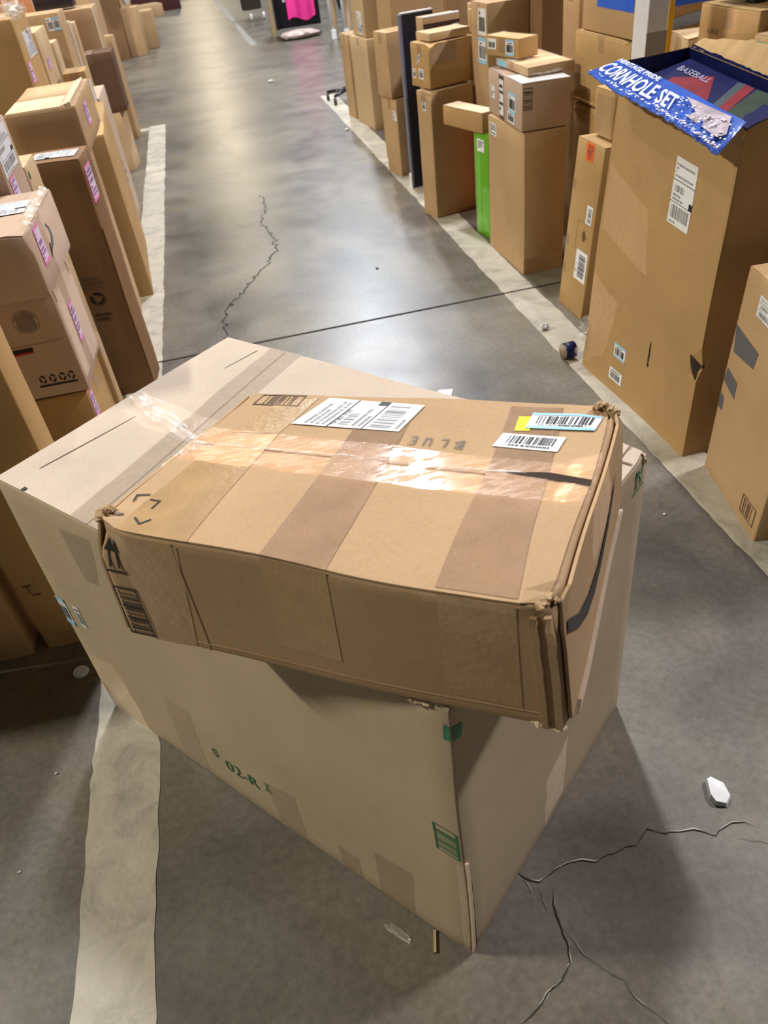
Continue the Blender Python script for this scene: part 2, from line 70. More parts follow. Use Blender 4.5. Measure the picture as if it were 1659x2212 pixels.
def tape(name,col,alpha,rough,bump,scale=60,stretch=(1,1,1),rot=0,spec=.7,dist=.004,gw=.6,crease=False):
    if name in MATS: return MATS[name]
    m,nt,b,_=newmat(name); g=N(nt,'ShaderNodeNewGeometry'); mp=N(nt,'ShaderNodeMapping'); mp.inputs['Scale'].default_value=stretch; mp.inputs['Rotation'].default_value=(0,0,rot)
    nt.links.new(g.outputs['Position'],mp.inputs['Vector'])
    n=N(nt,'ShaderNodeTexNoise',Scale=float(scale),Detail=5.0,Roughness=.65,Distortion=.6); nt.links.new(mp.outputs[0],n.inputs['Vector'])
    nt.nodes.remove(b); out=_; df=N(nt,'ShaderNodeBsdfDiffuse'); df.inputs[0].default_value=tuple(col)+(1,); tr=N(nt,'ShaderNodeBsdfTransparent'); gl=N(nt,'ShaderNodeBsdfGlossy'); gl.inputs['Roughness'].default_value=rough; gl.inputs[0].default_value=(1,1,1,1)
    a=ramp(nt,n.outputs['Fac'],[(.3,(alpha*.85,)*3),(.7,(min(1,alpha*1.15),)*3)]); m1=N(nt,'ShaderNodeMixShader'); nt.links.new(a,m1.inputs[0]); nt.links.new(tr.outputs[0],m1.inputs[1]); nt.links.new(df.outputs[0],m1.inputs[2])
    bp=N(nt,'ShaderNodeBump',Strength=bump,Distance=dist); nt.links.new(ramp(nt,n.outputs['Fac'],[(.50,(0,0,0)),(.68,(1,1,1))]) if crease else n.outputs['Fac'],bp.inputs['Height']); fr=N(nt,'ShaderNodeFresnel',IOR=1.22+.12*spec)
    for q in (df,gl,fr): nt.links.new(bp.outputs[0],q.inputs['Normal'])
    m2=N(nt,'ShaderNodeAddShader'); gm=N(nt,'ShaderNodeMath',operation='MULTIPLY'); gm.inputs[1].default_value=gw; nt.links.new(fr.outputs[0],gm.inputs[0]); nt.links.new(gm.outputs[0],gl.inputs[0]); nt.links.new(m1.outputs[0],m2.inputs[0]); nt.links.new(gl.outputs[0],m2.inputs[1]); nt.links.new(m2.outputs[0],out.inputs[0])
    MATS[name]=m; return m
# clear film: a thin glossy coat, transparent elsewhere
def film(name,rough=.08,bump=.9,scale=40,stretch=(1,1,1),rot=0,alpha=.16,col=(.8,.8,.78),dist=.004,gw=.8,crease=False):
    return tape(name,col,alpha,rough,bump,scale,stretch,rot,spec=1.0,dist=dist,gw=gw,crease=crease)
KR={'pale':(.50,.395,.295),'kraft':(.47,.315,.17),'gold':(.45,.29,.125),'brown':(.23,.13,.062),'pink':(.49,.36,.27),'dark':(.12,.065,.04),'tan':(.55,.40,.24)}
for k,v in KR.items(): card('cardboard_'+k,v)
CB=lambda k: MATS['cardboard_'+k]
edge=card('cardboard_torn_edge',(.62,.50,.36)); inside=plain('opening_shade_dark',(.035,.022,.015),.9)  # near-black colour stands in for the shade inside gaps and tears
WH=plain('label_white',(.80,.83,.86),.35,.5,var=.02); BK=plain('label_ink_black',(.015,.015,.018),.5,var=0); GY=plain('label_ink_grey',(.30,.31,.33),.5,var=0); LB=plain('label_light_blue',(.30,.60,.85),.4,var=.02)
PK=plain('label_pink',(.85,.22,.55),.4,var=.02); PU=plain('label_purple_ink',(.30,.16,.42),.5,var=0); YE=plain('label_yellow',(.85,.72,.0),.35,var=.03); GN=plain('ink_green',(.035,.17,.075),.6,var=.2); INK=plain('ink_black',(.02,.017,.015),.6,var=.2); INKB=plain('ink_brown',(.13,.085,.055),.7,var=.2)
OR=plain('label_orange',(.9,.16,.03),.4); LP=plain('label_pinkish',(.78,.62,.80),.4,var=.02)
def band(name,col,rough,bump,scale):
    m,nt,b,_=newmat(name); g=N(nt,'ShaderNodeNewGeometry'); n=N(nt,'ShaderNodeTexNoise',Scale=float(scale),Detail=5.0,Roughness=.7); n0=N(nt,'ShaderNodeTexNoise',Scale=18.0,Detail=4.0)
    for q in (n,n0): nt.links.new(g.outputs['Position'],q.inputs['Vector'])
    nt.links.new(ramp(nt,n0.outputs['Fac'],[(.3,[v*.9 for v in col]),(.7,[v*1.1 for v in col])]),b.inputs['Base Color']); b.inputs['Roughness'].default_value=rough; b.inputs['Specular IOR Level'].default_value=.6
    b.inputs['Coat Weight'].default_value=.6; b.inputs['Coat Roughness'].default_value=rough*.5
    bp=N(nt,'ShaderNodeBump',Strength=bump,Distance=.004); nt.links.new(n.outputs['Fac'],bp.inputs['Height']); nt.links.new(bp.outputs[0],b.inputs['Normal']); nt.links.new(bp.outputs[0],b.inputs['Coat Normal'])
    MATS[name]=m; return m
TB=band('packing_tape_brown',(.42,.27,.125),.30,.25,60); TBR=band('packing_tape_brown_rough',(.37,.225,.115),.22,.9,190)
TC=tape('packing_tape_tint',(.30,.22,.14),.34,.25,.5,50,spec=.3); TG=tape('packing_tape_dull',(.30,.235,.17),.40,.45,.35,60,spec=.3)
TL=film('packing_tape_clear_long',.11,.45,26,(1,3,1),-.57+math.pi/2,.16,col=(.36,.33,.29),dist=.004,gw=2.0,crease=True); TF=film('clear_film',.10,.8,45,alpha=.06,col=(.6,.58,.55),dist=.006)
CR=film('crumpled_tape_film',.12,.8,60,alpha=.16,col=(.5,.49,.47),gw=.22)
# ---------------------------------------------------------------- repeatable value noise
class noise:
    T=(lambda r:[r.random()*2-1 for _ in range(4096)])(random.Random(99))
    def _h(x,y,z,c): return noise.T[((x*73856093)^(y*19349663)^(z*83492791)^(c*2654435))&4095]
    def noise(P,c=0):
        x,y,z=P[0],P[1],P[2]; X,Y,Z=math.floor(x),math.floor(y),math.floor(z); x-=X;y-=Y;z-=Z
        x=x*x*(3-2*x);y=y*y*(3-2*y);z=z*z*(3-2*z); h=noise._h
        def L(a,b,t): return a+(b-a)*t
        return .6*L(L(L(h(X,Y,Z,c),h(X+1,Y,Z,c),x),L(h(X,Y+1,Z,c),h(X+1,Y+1,Z,c),x),y),L(L(h(X,Y,Z+1,c),h(X+1,Y,Z+1,c),x),L(h(X,Y+1,Z+1,c),h(X+1,Y+1,Z+1,c),x),y),z)
    def noise_vector(P): return Vector((noise.noise(P,1),noise.noise(P,2),noise.noise(P,3)))
# ---------------------------------------------------------------- mesh helpers
def mesh_obj(name,verts,faces,mats,parent=None,mi=None,smooth=False):
    me=bpy.data.meshes.new(name); me.from_pydata([tuple(v) for v in verts],[],faces)
    for m in (mats if isinstance(mats,(list,tuple)) else [mats]): me.materials.append(m)
    if mi: me.polygons.foreach_set('material_index',mi)
    if smooth: me.polygons.foreach_set('use_smooth',[True]*len(me.polygons))
    me.update(); o=bpy.data.objects.new(name,me); C.objects.link(o)
    if parent:
        o.parent=parent; o.matrix_parent_inverse=Matrix.Translation(-parent.location)
    return o
def root(name,loc,label,cat,group=None,kind=None):
    o=bpy.data.objects.new(name,None); o.empty_display_size=.05; C.objects.link(o); o.location=loc
    if label: o['label']=label
    if cat: o['category']=cat
    if group: o['group']=group
    if kind: o['kind']=kind
    return o
def tag(o,label,cat,group=None):
    o['label']=label; o['category']=cat
    if group: o['group']=group
    return o
def hexa(b):
    if len(b)==8: return {(i,j,k):Vector(b[i+2*j+4*k]) for i in(0,1) for j in(0,1) for k in(0,1)}
    x,y,z,a,w_,d,h,lx,ly=b; u=(math.cos(a),math.sin(a)); v=(-math.sin(a),math.cos(a))
    return {(i,j,k):Vector((x+w_*i*u[0]+d*j*v[0]+k*lx,y+w_*i*u[1]+d*j*v[1]+k*ly,z+h*k)) for i in(0,1) for j in(0,1) for k in(0,1)}
FACE={'L':lambda s,t:(0,1-s,t),'R':lambda s,t:(1,s,t),'N':lambda s,t:(s,0,t),'F':lambda s,t:(1-s,1,t),'T':lambda s,t:(s,t,1),'B':lambda s,t:(s,t,0)}
class Box:
    def __init__(s,b,amp=.003,freq=4.,seed=0,crump=()):
        s.H=hexa(b); s.amp=amp; s.freq=freq; s.off=Vector((seed*7.3,seed*3.1,seed*1.7)); s.crump=crump
        H=s.H; s.dim=((H[1,0,0]-H[0,0,0]).length,(H[0,1,0]-H[0,0,0]).length,(H[0,0,1]-H[0,0,0]).length)
        s.base=(H[0,0,0]+H[1,0,0]+H[0,1,0]+H[1,1,0])/4
    def raw(s,a,b,c):
        P=Vector((0,0,0))
        for (i,j,k),v in s.H.items(): P+=v*((a if i else 1-a)*(b if j else 1-b)*(c if k else 1-c))
        return P
    def warp(s,P,c):
        n=noise.noise_vector(P*s.freq+s.off)*s.amp*2
        Q=P+Vector((n.x,n.y,n.z*max(0,min(1,c))))
        for (cp,rad,am,fr) in s.crump:
            d=(P-Vector(cp)).length
            if d<rad:
                f=(1-d/rad)**2; n=noise.noise_vector(P*fr+s.off); Q+=n*am*f*2-(P-s.base-Vector((0,0,.1))).normalized()*am*f
        return Q
    def pt(s,a,b,c): return s.warp(s.raw(a,b,c),c)
    def fp(s,f,u,t,off=0):
        a,b,c=FACE[f](u,t); P=s.pt(a,b,c)
        if off:
            e=.01; A=s.raw(*FACE[f](u+e,t))-s.raw(*FACE[f](u-e,t)); B=s.raw(*FACE[f](u,t+e))-s.raw(*FACE[f](u,t-e)); n=A.cross(B).normalized()
            if f=='B': n=-n
            P=P+n*off
        return P
def body_mesh(bx,r=.004,step=.06,hole=None):
    W,D,Hh=bx.dim
    def loops(L):
        n=max(2,int(L/step)); q=[0,r/L]+[r/L+(1-2*r/L)*i/n for i in range(1,n)]+[1-r/L,1]; return q
    la,lb,lc=loops(W),loops(D),loops(Hh); V=[];idx={};F=[]
    def vid(i,j,k):
        if (i,j,k) in idx: return idx[i,j,k]
        p=Vector((la[i]*W,lb[j]*D,lc[k]*Hh)); q=Vector((min(max(p.x,r),W-r),min(max(p.y,r),D-r),min(max(p.z,r),Hh-r))); v=p-q
        if v.length>1e-7: p=q+v.normalized()*r
        idx[i,j,k]=len(V); V.append(bx.pt(p.x/W,p.y/D,p.z/Hh)); return idx[i,j,k]
    na,nb,nc=len(la)-1,len(lb)-1,len(lc)-1
    for i in range(na):
        for j in range(nb):
            F.append((vid(i,j,0),vid(i,j+1,0),vid(i+1,j+1,0),vid(i+1,j,0)))
            F.append((vid(i,j,nc),vid(i+1,j,nc),vid(i+1,j+1,nc),vid(i,j+1,nc)))
    for i in range(na):
        for k in range(nc):
            F.append((vid(i,0,k),vid(i+1,0,k),vid(i+1,0,k+1),vid(i,0,k+1))); F.append((vid(i,nb,k),vid(i,nb,k+1),vid(i+1,nb,k+1),vid(i+1,nb,k)))
    for j in range(nb):
        for k in range(nc):
            F.append((vid(0,j,k),vid(0,j,k+1),vid(0,j+1,k+1),vid(0,j+1,k))); F.append((vid(na,j,k),vid(na,j+1,k),vid(na,j+1,k+1),vid(na,j,k+1)))
    return V,F
def bil(q,a,b): # quad BL,BR,TR,TL
    return tuple(q[0][i]*(1-a)*(1-b)+q[1][i]*a*(1-b)+q[2][i]*a*b+q[3][i]*(1-a)*b for i in range(2))
def cl(v,e=.001): return min(max(v,e),1-e)
def quad_patch(bx,f,q,off,na=6,nb=6,jag=0,clamp=True,seed=0):
    V=[];F=[]
    for b in range(nb+1):
        for a in range(na+1):
            s,t=bil(q,a/na,b/nb)
            if jag and (a in(0,na) or b in (0,nb)):
                n=noise.noise_vector(Vector((s*23+seed,t*23,seed))); s+=n.x*jag; t+=n.y*jag
            if clamp: s,t=cl(s),cl(t)
            V.append(bx.fp(f,s,t,off))
    for b in range(nb):
        for a in range(na):
            i=b*(na+1)+a; F.append((i,i+1,i+na+2,i+na+1))
    return V,F
def patch(bx,f,q,name,mat,parent,off=.0008,na=8,nb=8,jag=0,clamp=True,label=None):
    V,F=quad_patch(bx,f,q,off,na,nb,jag,clamp); o=mesh_obj(name,V,F,mat,parent,smooth=True)
    if label: o['label']=label
    return o
def slab(bx,f,q,th,name,mat,parent,na=6,nb=6,off=0,clamp=True,jag=0):
    V1,F1=quad_patch(bx,f,q,off+th,na,nb,jag,clamp); V0,_=quad_patch(bx,f,q,off,na,nb,jag,clamp); n=len(V1); V=V1+V0
    F=list(F1)+[tuple(reversed([v+n for v in g])) for g in F1]
    ring=[a for a in range(na+1)]+[b*(na+1)+na for b in range(1,nb+1)]+[nb*(na+1)+a for a in range(na-1,-1,-1)]+[b*(na+1) for b in range(nb-1,0,-1)]
    for i in range(len(ring)):
        a,b=ring[i],ring[(i+1)%len(ring)]; F.append((a,a+n,b+n,b))
    return mesh_obj(name,V,F,mat,parent)
def bars(x0,y0,x1,y1,n,vert=True,seed=1,m=1,fill=.5):
    r=random.Random(seed); out=[]; wts=[r.choice((1,1,2,3)) for _ in range(2*n)]; T=sum(wts); p=0
    for i,wt in enumerate(wts):
        a=p/T; b=(p+wt)/T; p+=wt
        if i%2==0: out.append((x0+(x1-x0)*a,y0,x0+(x1-x0)*b,y1,m) if vert else (x0,y0+(y1-y0)*a,x1,y0+(y1-y0)*b,m))
    return out
def words(x0,y0,x1,y1,lines,seed=1,m=1,fill=.55):
    r=random.Random(seed); out=[]; h=(y1-y0)/lines
    for i in range(lines):
        x=x0; 
        while x<x1-.03:
            wd=r.uniform(.02,.05)*(x1-x0)/.6; out.append((x,y0+h*(i+.2),min(x1,x+wd),y0+h*(i+.2+fill),m)); x+=wd*r.uniform(1.15,1.7)
            if r.random()<.08: break
    return out
KINDS={
 'ship':(lambda sd:bars(.08,.10,.92,.30,26,True,sd,2)+words(.08,.02,.7,.07,1,sd,2)+[(0,.335,1,.345,1),(0,.66,1,.672,1)]+words(.08,.36,.75,.48,2,sd+1,2)+bars(.1,.50,.55,.60,12,True,sd,2)+[(.86,.335,1,.44,1)]+words(.06,.70,.9,.92,4,sd+2,2),WH),
 'bar':(lambda sd:bars(.12,.15,.88,.68,18,True,sd,1)+words(.15,.74,.8,.9,1,sd,1),WH),
 'barv':(lambda sd:bars(.30,.12,.85,.88,18,False,sd,1)+words(.08,.2,.2,.8,3,sd,2),WH),
 'pink':(lambda sd:[(0,0,1,.08,3),(0,.92,1,1,3),(0,0,.08,1,3)]+words(.15,.14,.9,.45,3,sd,4,.6)+bars(.2,.5,.85,.62,8,True,sd,4)+words(.15,.66,.9,.88,2,sd+3,4,.7),LP),
 'blue':(lambda sd:[(0,0,1,.14,5),(0,.86,1,1,5)]+bars(.1,.2,.9,.68,18,True,sd,1)+words(.2,.71,.8,.82,1,sd,1),WH),
 'txt':(lambda sd:words(.08,.1,.92,.9,5,sd,1),WH),
}
PR=[WH,BK,GY,PK,PU,LB]
def label(bx,f,q,kind,parent,seed=1,name='shipping_label',off=.0012,rot=0,lab=None):
    if rot: q=q[rot:]+q[:rot]
    gen,base=KINDS[kind]; V,F=quad_patch(bx,f,q,off,6,6,0,True); mi=[0]*len(F)
    for (x0,y0,x1,y1,m) in gen(seed):
        k=len(V); nx=3 if x1-x0>.3 else 1; ny=3 if y1-y0>.3 else 1
        for b in range(ny+1):
            for a in range(nx+1):
                s,t=bil(q,x0+(x1-x0)*a/nx,y0+(y1-y0)*b/ny); V.append(bx.fp(f,cl(s),cl(t),off+.0006))
        for b in range(ny):
            for a in range(nx):
                i=k+b*(nx+1)+a; F.append((i,i+1,i+nx+2,i+nx+1)); mi.append(m)
    mats=[base]+PR[1:]; o=mesh_obj(name,V,F,mats,parent,mi)
    if lab: o['label']=lab
    return o
def rects(bx,f,q,rs,name,mat,parent,off=.001,lab=None):
    V=[];F=[]
    for r_ in rs:
        pts=[(r_[0],r_[1]),(r_[2],r_[1]),(r_[2],r_[3]),(r_[0],r_[3])] if not isinstance(r_[0],(tuple,list)) else r_
        k=len(V)
        for p in pts: s,t=bil(q,*p); V.append(bx.fp(f,cl(s),cl(t),off))
        F.append(tuple(range(k,k+len(pts))))
    o=mesh_obj(name,V,F,mat,parent)
    if lab: o['label']=lab
    return o
def text2d(s,bold=.0):
    cu=bpy.data.curves.new('t','FONT'); cu.body=s; cu.fill_mode='FRONT'; cu.resolution_u=2; cu.offset=bold
    o=bpy.data.objects.new('t',cu); C.objects.link(o); bpy.context.view_layer.update()
    me=bpy.data.meshes.new_from_object(o.evaluated_get(bpy.context.evaluated_depsgraph_get()))
    V=[(v.co.x,v.co.y) for v in me.vertices]; F=[tuple(p.vertices) for p in me.polygons]
    bpy.data.objects.remove(o); bpy.data.curves.remove(cu); bpy.data.meshes.remove(me)
    x0=min(v[0] for v in V);x1=max(v[0] for v in V);y0=min(v[1] for v in V);y1=max(v[1] for v in V)
    return [((x-x0)/(x1-x0),(y-y0)/(y1-y0)) for x,y in V],F
def text_on(bx,f,q,s,name,mat,parent,off=.002,bold=0,lab=None):
    V2,F=text2d(s,bold); V=[]
    for a,b in V2: u,t=bil(q,a,b); V.append(bx.fp(f,cl(u),cl(t),off))
    o=mesh_obj(name,V,F,mat,parent)
    if lab: o['label']=lab
    return o
def crumple(name,pts,rad,mat,parent=None,seed=0,flat=.5,n=10,m=40,rough=.6,fq=.55):
    # wrinkled film gathered along a path
    P=[Vector(p) for p in pts]; L=[0]
    for a,b in zip(P,P[1:]): L.append(L[-1]+(b-a).length)
    V=[];F=[]
    for i in range(m+1):
        l=L[-1]*i/m; k=max(j for j in range(len(L)-1) if L[j]<=l+1e-9); t=(l-L[k])/max(1e-9,L[k+1]-L[k]); c=P[k].lerp(P[k+1],t); d=(P[k+1]-P[k]).normalized()
        side=d.cross(Vector((0,0,1))); side=side.normalized() if side.length>.1 else Vector((1,0,0)); up=side.cross(d)
        end=min(1,min(i,m-i)/3+.15)
        for j in range(n):
            a=2*math.pi*j/n; q=noise.noise(Vector((i*fq+seed,j*.9,seed*2.1))); r=rad*(1+rough*q*2)*end
            V.append(c+side*math.cos(a)*r+up*math.sin(a)*r*flat)
    for i in range(m):
        for j in range(n): a=i*n+j; b=i*n+(j+1)%n; F.append((a,b,b+n,a+n))
    F.append(tuple(range(n))); F.append(tuple(m*n+j for j in reversed(range(n))))
    return mesh_obj(name,V,F,mat,parent)
def prim_cyl(bm,p0,p1,r0,r1=None,n=16):
    p0=Vector(p0);p1=Vector(p1);r1=r0 if r1 is None else r1; d=(p1-p0).normalized(); s=d.orthogonal().normalized(); u=d.cross(s)
    A=[bm.verts.new(p0+(s*math.cos(2*math.pi*i/n)+u*math.sin(2*math.pi*i/n))*r0) for i in range(n)]
    B=[bm.verts.new(p1+(s*math.cos(2*math.pi*i/n)+u*math.sin(2*math.pi*i/n))*r1) for i in range(n)]
    for i in range(n): bm.faces.new((A[i],A[(i+1)%n],B[(i+1)%n],B[i]))
    bm.faces.new(list(reversed(A))); bm.faces.new(B)
def prim_box(bm,c,s,rz=0,bev=0):
    M=Matrix.Translation(c)@Matrix.Rotation(rz,4,'Z')@Matrix.Diagonal((*s,1)); g=bmesh.ops.create_cube(bm,size=1,matrix=M)
    if bev: bmesh.ops.bevel(bm,geom=list({e for v in g['verts'] for e in v.link_edges}),offset=bev,segments=2,affect='EDGES',profile=.7)
def bmo(name,bm,mat,parent=None,smooth=False):
    me=bpy.data.meshes.new(name); bm.normal_update(); bm.to_mesh(me); bm.free(); me.materials.append(mat)
    if smooth: me.polygons.foreach_set('use_smooth',[True]*len(me.polygons))
    o=bpy.data.objects.new(name,me); C.objects.link(o)
    if parent: o.parent=parent; o.matrix_parent_inverse=Matrix.Translation(-parent.location)
    return o
FULL=[(0,0),(1,0),(1,1),(0,1)]
def rq(s0,t0,s1,t1): return [(s0,t0),(s1,t0),(s1,t1),(s0,t1)]
SEED=[0]
GROUP=[None]
def carton(key,lab,mat='kraft',flaps='x',tp=True,amp=.002,group=None,step=.09,seamface=None,name='cardboard_box',cat='cardboard box',crump=()):
    SEED[0]+=1; bx=Box(BX[key],amp,4.,SEED[0],crump); rt=root(name,bx.base,lab,cat,group or (GROUP[0] if name=='cardboard_box' else None))
    m=CB(mat) if isinstance(mat,str) else mat
    V,F=body_mesh(bx,.0035,step); mesh_obj('body',V,F,m,rt,smooth=True)
    g=.0015
    if flaps=='x':
        slab(bx,'T',rq(.004,.004,.996,.5-g/bx.dim[1]),.003,'top_flap',m,rt); slab(bx,'T',rq(.004,.5+g/bx.dim[1],.996,.996),.003,'top_flap',m,rt)
        if tp:
            hw=.025/bx.dim[1]; patch(bx,'T',rq(.002,.5-hw,.998,.5+hw),'tape_strip',TC,rt,.0042)
            for f,c in (('L',.5),('R',.5)):
                hh=min(.9,.06/bx.dim[2]); patch(bx,f,rq(.5-hw,1-hh,.5+hw,.998),'tape_end',TC,rt,.0012,4,4)
    elif flaps=='y':
        slab(bx,'T',rq(.004,.004,.5-g/bx.dim[0],.996),.003,'top_flap',m,rt); slab(bx,'T',rq(.5+g/bx.dim[0],.004,.996,.996),.003,'top_flap',m,rt)
        if tp:
            hw=.025/bx.dim[0]; patch(bx,'T',rq(.5-hw,.002,.5+hw,.998),'tape_strip',TC,rt,.0042)
            hh=min(.9,.06/bx.dim[2]); patch(bx,'N',rq(.5-hw,1-hh,.5+hw,.998),'tape_end',TC,rt,.0012,4,4)
    return bx,rt
def dl(k): return DEC[k][2]
def df(k): return DEC[k][1]
def rectify(q): # axis-aligned rectangle from four rough corners
    s=sorted(p[0] for p in q); t=sorted(p[1] for p in q); return rq((s[0]+s[1])/2,(t[0]+t[1])/2,(s[2]+s[3])/2,(t[2]+t[3])/2)
def lb(bx,rt,k,kind,seed=1,name='shipping_label',rect=True,rot=0,lab=None):
    q=dl(k); q=rectify(q) if rect else q; return label(bx,df(k),q,kind,rt,seed,name,rot=rot,lab=lab)
# ---------------------------------------------------------------- floor
def floor_mat():
    m,nt,b,_=newmat('polished_concrete'); g=N(nt,'ShaderNodeNewGeometry')
    n1=N(nt,'ShaderNodeTexNoise',Scale=1.1,Detail=8.0,Roughness=.62,Distortion=.4); n2=N(nt,'ShaderNodeTexNoise',Scale=55.0,Detail=5.0,Roughness=.7); n3=N(nt,'ShaderNodeTexNoise',Scale=5.0,Detail=4.0,Roughness=.5,Distortion=.3)
    for n in (n1,n2,n3): nt.links.new(g.outputs['Position'],n.inputs['Vector'])
    c1=ramp(nt,n1.outputs['Fac'],[(.28,(.078,.071,.065)),(.5,(.150,.139,.122)),(.72,(.215,.198,.166))])
    c2=ramp(nt,n2.outputs['Fac'],[(.25,(.70,.70,.70)),(.75,(1.25,1.25,1.25))]); c3=ramp(nt,n3.outputs['Fac'],[(.25,(.84,.83,.83)),(.75,(1.10,1.10,1.09))])
    mx=N(nt,'ShaderNodeMix',data_type='RGBA',blend_type='MULTIPLY'); mx.inputs[0].default_value=1; nt.links.new(c1,mx.inputs[6]); nt.links.new(c2,mx.inputs[7])
    my=N(nt,'ShaderNodeMix',data_type='RGBA',blend_type='MULTIPLY'); my.inputs[0].default_value=1; nt.links.new(mx.outputs[2],my.inputs[6]); nt.links.new(c3,my.inputs[7])
    n4=N(nt,'ShaderNodeTexNoise',Scale=2.3,Detail=3.0,Roughness=.5,Distortion=.4); nt.links.new(g.outputs['Position'],n4.inputs['Vector'])
    mz=N(nt,'ShaderNodeMix',data_type='RGBA',blend_type='MULTIPLY'); mz.inputs[0].default_value=1; nt.links.new(my.outputs[2],mz.inputs[6]); nt.links.new(ramp(nt,n4.outputs['Fac'],[(.30,(.70,.68,.65)),(.45,(1,1,1)),(.60,(1.04,1.02,.90)),(.8,(.90,.89,.74))]),mz.inputs[7])
    nt.links.new(mz.outputs[2],b.inputs['Base Color'])
    r=ramp(nt,n3.outputs['Fac'],[(.2,(FR0,)*3),(.8,(FR1,)*3)]); nt.links.new(r,b.inputs['Roughness']); b.inputs['Specular IOR Level'].default_value=.5
    
    return m
def paint_mat():
    m,nt,b,_=newmat('worn_line_paint'); g=N(nt,'ShaderNodeNewGeometry'); n=N(nt,'ShaderNodeTexNoise',Scale=9.0,Detail=9.0,Roughness=.7,Distortion=.8); nt.links.new(g.outputs['Position'],n.inputs['Vector'])
    nt.links.new(ramp(nt,n.outputs['Fac'],[(.30,(.27,.25,.215)),(.5,(.42,.39,.32)),(.7,(.50,.47,.39))]),b.inputs['Base Color']); b.inputs['Roughness'].default_value=.6
    n2=N(nt,'ShaderNodeTexNoise',Scale=90.0,Detail=5.0); nt.links.new(g.outputs['Position'],n2.inputs['Vector']); bp=N(nt,'ShaderNodeBump',Strength=.5,Distance=.002); nt.links.new(n2.outputs['Fac'],bp.inputs['Height']); nt.links.new(bp.outputs[0],b.inputs['Normal'])
    return m
fl=mesh_obj('floor',[(-16,-9,0),(16,-9,0),(16,62,0),(-16,62,0)],[(0,1,2,3)],floor_mat()); fl['kind']='structure'
PT=paint_mat()
def ribbon(name,left,right,mat,z=.0012,parent=fl,jag=0,seed=0):
    V=[];F=[]; n=max(2,int(abs(left[1][1]-left[0][1])/.03)) if jag else 1
    for i in range(n+1):
        t=i/n
        for side,(a,b) in enumerate((left,right)):
            x=a[0]+(b[0]-a[0])*t; y=a[1]+(b[1]-a[1])*t
            if jag: x+=noise.noise(Vector((y*30,side*9+seed,0)))*jag+noise.noise(Vector((y*6,side*9+seed,3)))*jag
            V.append((x,y,z))
    for i in range(n): F.append((2*i,2*i+1,2*i+3,2*i+2))
    return mesh_obj(name,V,F,mat,parent)
ribbon('painted_line',((-.625,-3),(-.605,8.65)),((-.466,-3),(-.448,8.65)),PT,jag=.006)
ribbon('painted_line',((1.222,-3),(1.132,8.75)),((1.375,-3),(1.287,8.75)),PT,jag=.006,seed=3)
ribbon('painted_line',((.80,13.3),(.66,22)),((.90,13.3),(.76,22)),plain('faded_line_paint',(.24,.23,.20),.6,var=.2),jag=.01,seed=5)
mesh_obj('painted_line',[(-.80,8.47,.0012),(-.60,8.47,.0012),(-.60,8.60,.0012),(-.80,8.60,.0012)],[(0,1,2,3)],PT,fl)
JM=plain('joint_gap_dark',(.02,.018,.016),.9,var=.3); CM_=plain('crack_interior',(.035,.03,.026),.95,var=.4); CE=plain('crack_chipped_edge',(.42,.40,.36),.8,var=.3)  # plain dark colours for joint and cracks, pale one for chipped edges
mesh_obj('expansion_joint',[(-6,3.337,.0018),(6,3.332,.0018),(6,3.345,.0018),(-6,3.349,.0018)],[(0,1,2,3)],JM,fl)
def crack(pts,w0,seed,wob=.01):
    P=[]; 
    for (a,b) in zip(pts,pts[1:]):
        n=max(2,int(math.dist(a,b)/.006))
        for i in range(n):
            t=i/n; x=a[0]+(b[0]-a[0])*t; y=a[1]+(b[1]-a[1])*t; q=noise.noise_vector(Vector((x*45,y*45,seed))); q2=noise.noise_vector(Vector((x*150,y*150,seed+4)))
            P.append((x+q.x*wob+q2.x*wob*.4,y+q.y*wob+q2.y*wob*.4))
    for nm,mt,z,k,ofs in (('crack_edge',CE,.0010,1.0,.0016),('crack',CM_,.0016,1.0,0)):
        V=[];F=[]
        for i,(x,y) in enumerate(P):
            a=P[max(0,i-1)];b=P[min(len(P)-1,i+1)]; d=Vector((b[0]-a[0],b[1]-a[1])).normalized(); nx,ny=-d.y,d.x
            e=min(1,i/4,(len(P)-1-i)/4); w_=w0*e*(.55+.9*abs(noise.noise(Vector((x*60,y*60,seed+9)))))
            if nm=='crack_edge': w_*=max(0,noise.noise(Vector((x*30,y*30,seed+20)))-.05)*5; 
            V+= [(x+nx*w_+ofs,y+ny*w_+ofs,z),(x-nx*w_+ofs,y-ny*w_+ofs,z)]
        for i in range(len(P)-1): F.append((2*i,2*i+1,2*i+3,2*i+2))
        mesh_obj(nm,V,F,mt,fl)
for i,(k,p) in enumerate(CRACKS.items()): crack(p,{'far':.0035,'c1':.0013,'c3':.0016}.get(k,.0006),i*3,{'far':.03}.get(k,.006))
# ---------------------------------------------------------------- the big carton on the floor
bx=Box(BX['big'],.003,3.,2,crump=[((.129,.583,.735),.07,.012,30),((.624,1.016,.735),.06,.010,30),((.129,.583,0),.03,.004,40)])
big=root('large_cardboard_box',bx.base,'very large pale cardboard box in the foreground with a taped box lying on it','cardboard box')
PA=CB('pale'); V,F=body_mesh(bx,.004,.04); mesh_obj('body',V,F,card('cardboard_big_pale',(.47,.38,.26)),big,smooth=True)
PT_=card('cardboard_big_top',(.50,.42,.34))
slab(bx,'T',[(.003,.003),(.997,.003),(.997,.815),(.003,.715)],.003,'top_flap',PT_,big,14,14); slab(bx,'T',[(.003,.719),(.997,.819),(.997,.997),(.003,.997)],.003,'top_flap',PT_,big,14,6)
patch(bx,'T',[(.0,.677),(.998,.775),(.998,.86),(.0,.765)],'tape_strip',TG,big,.0045,16,4,jag=.004)
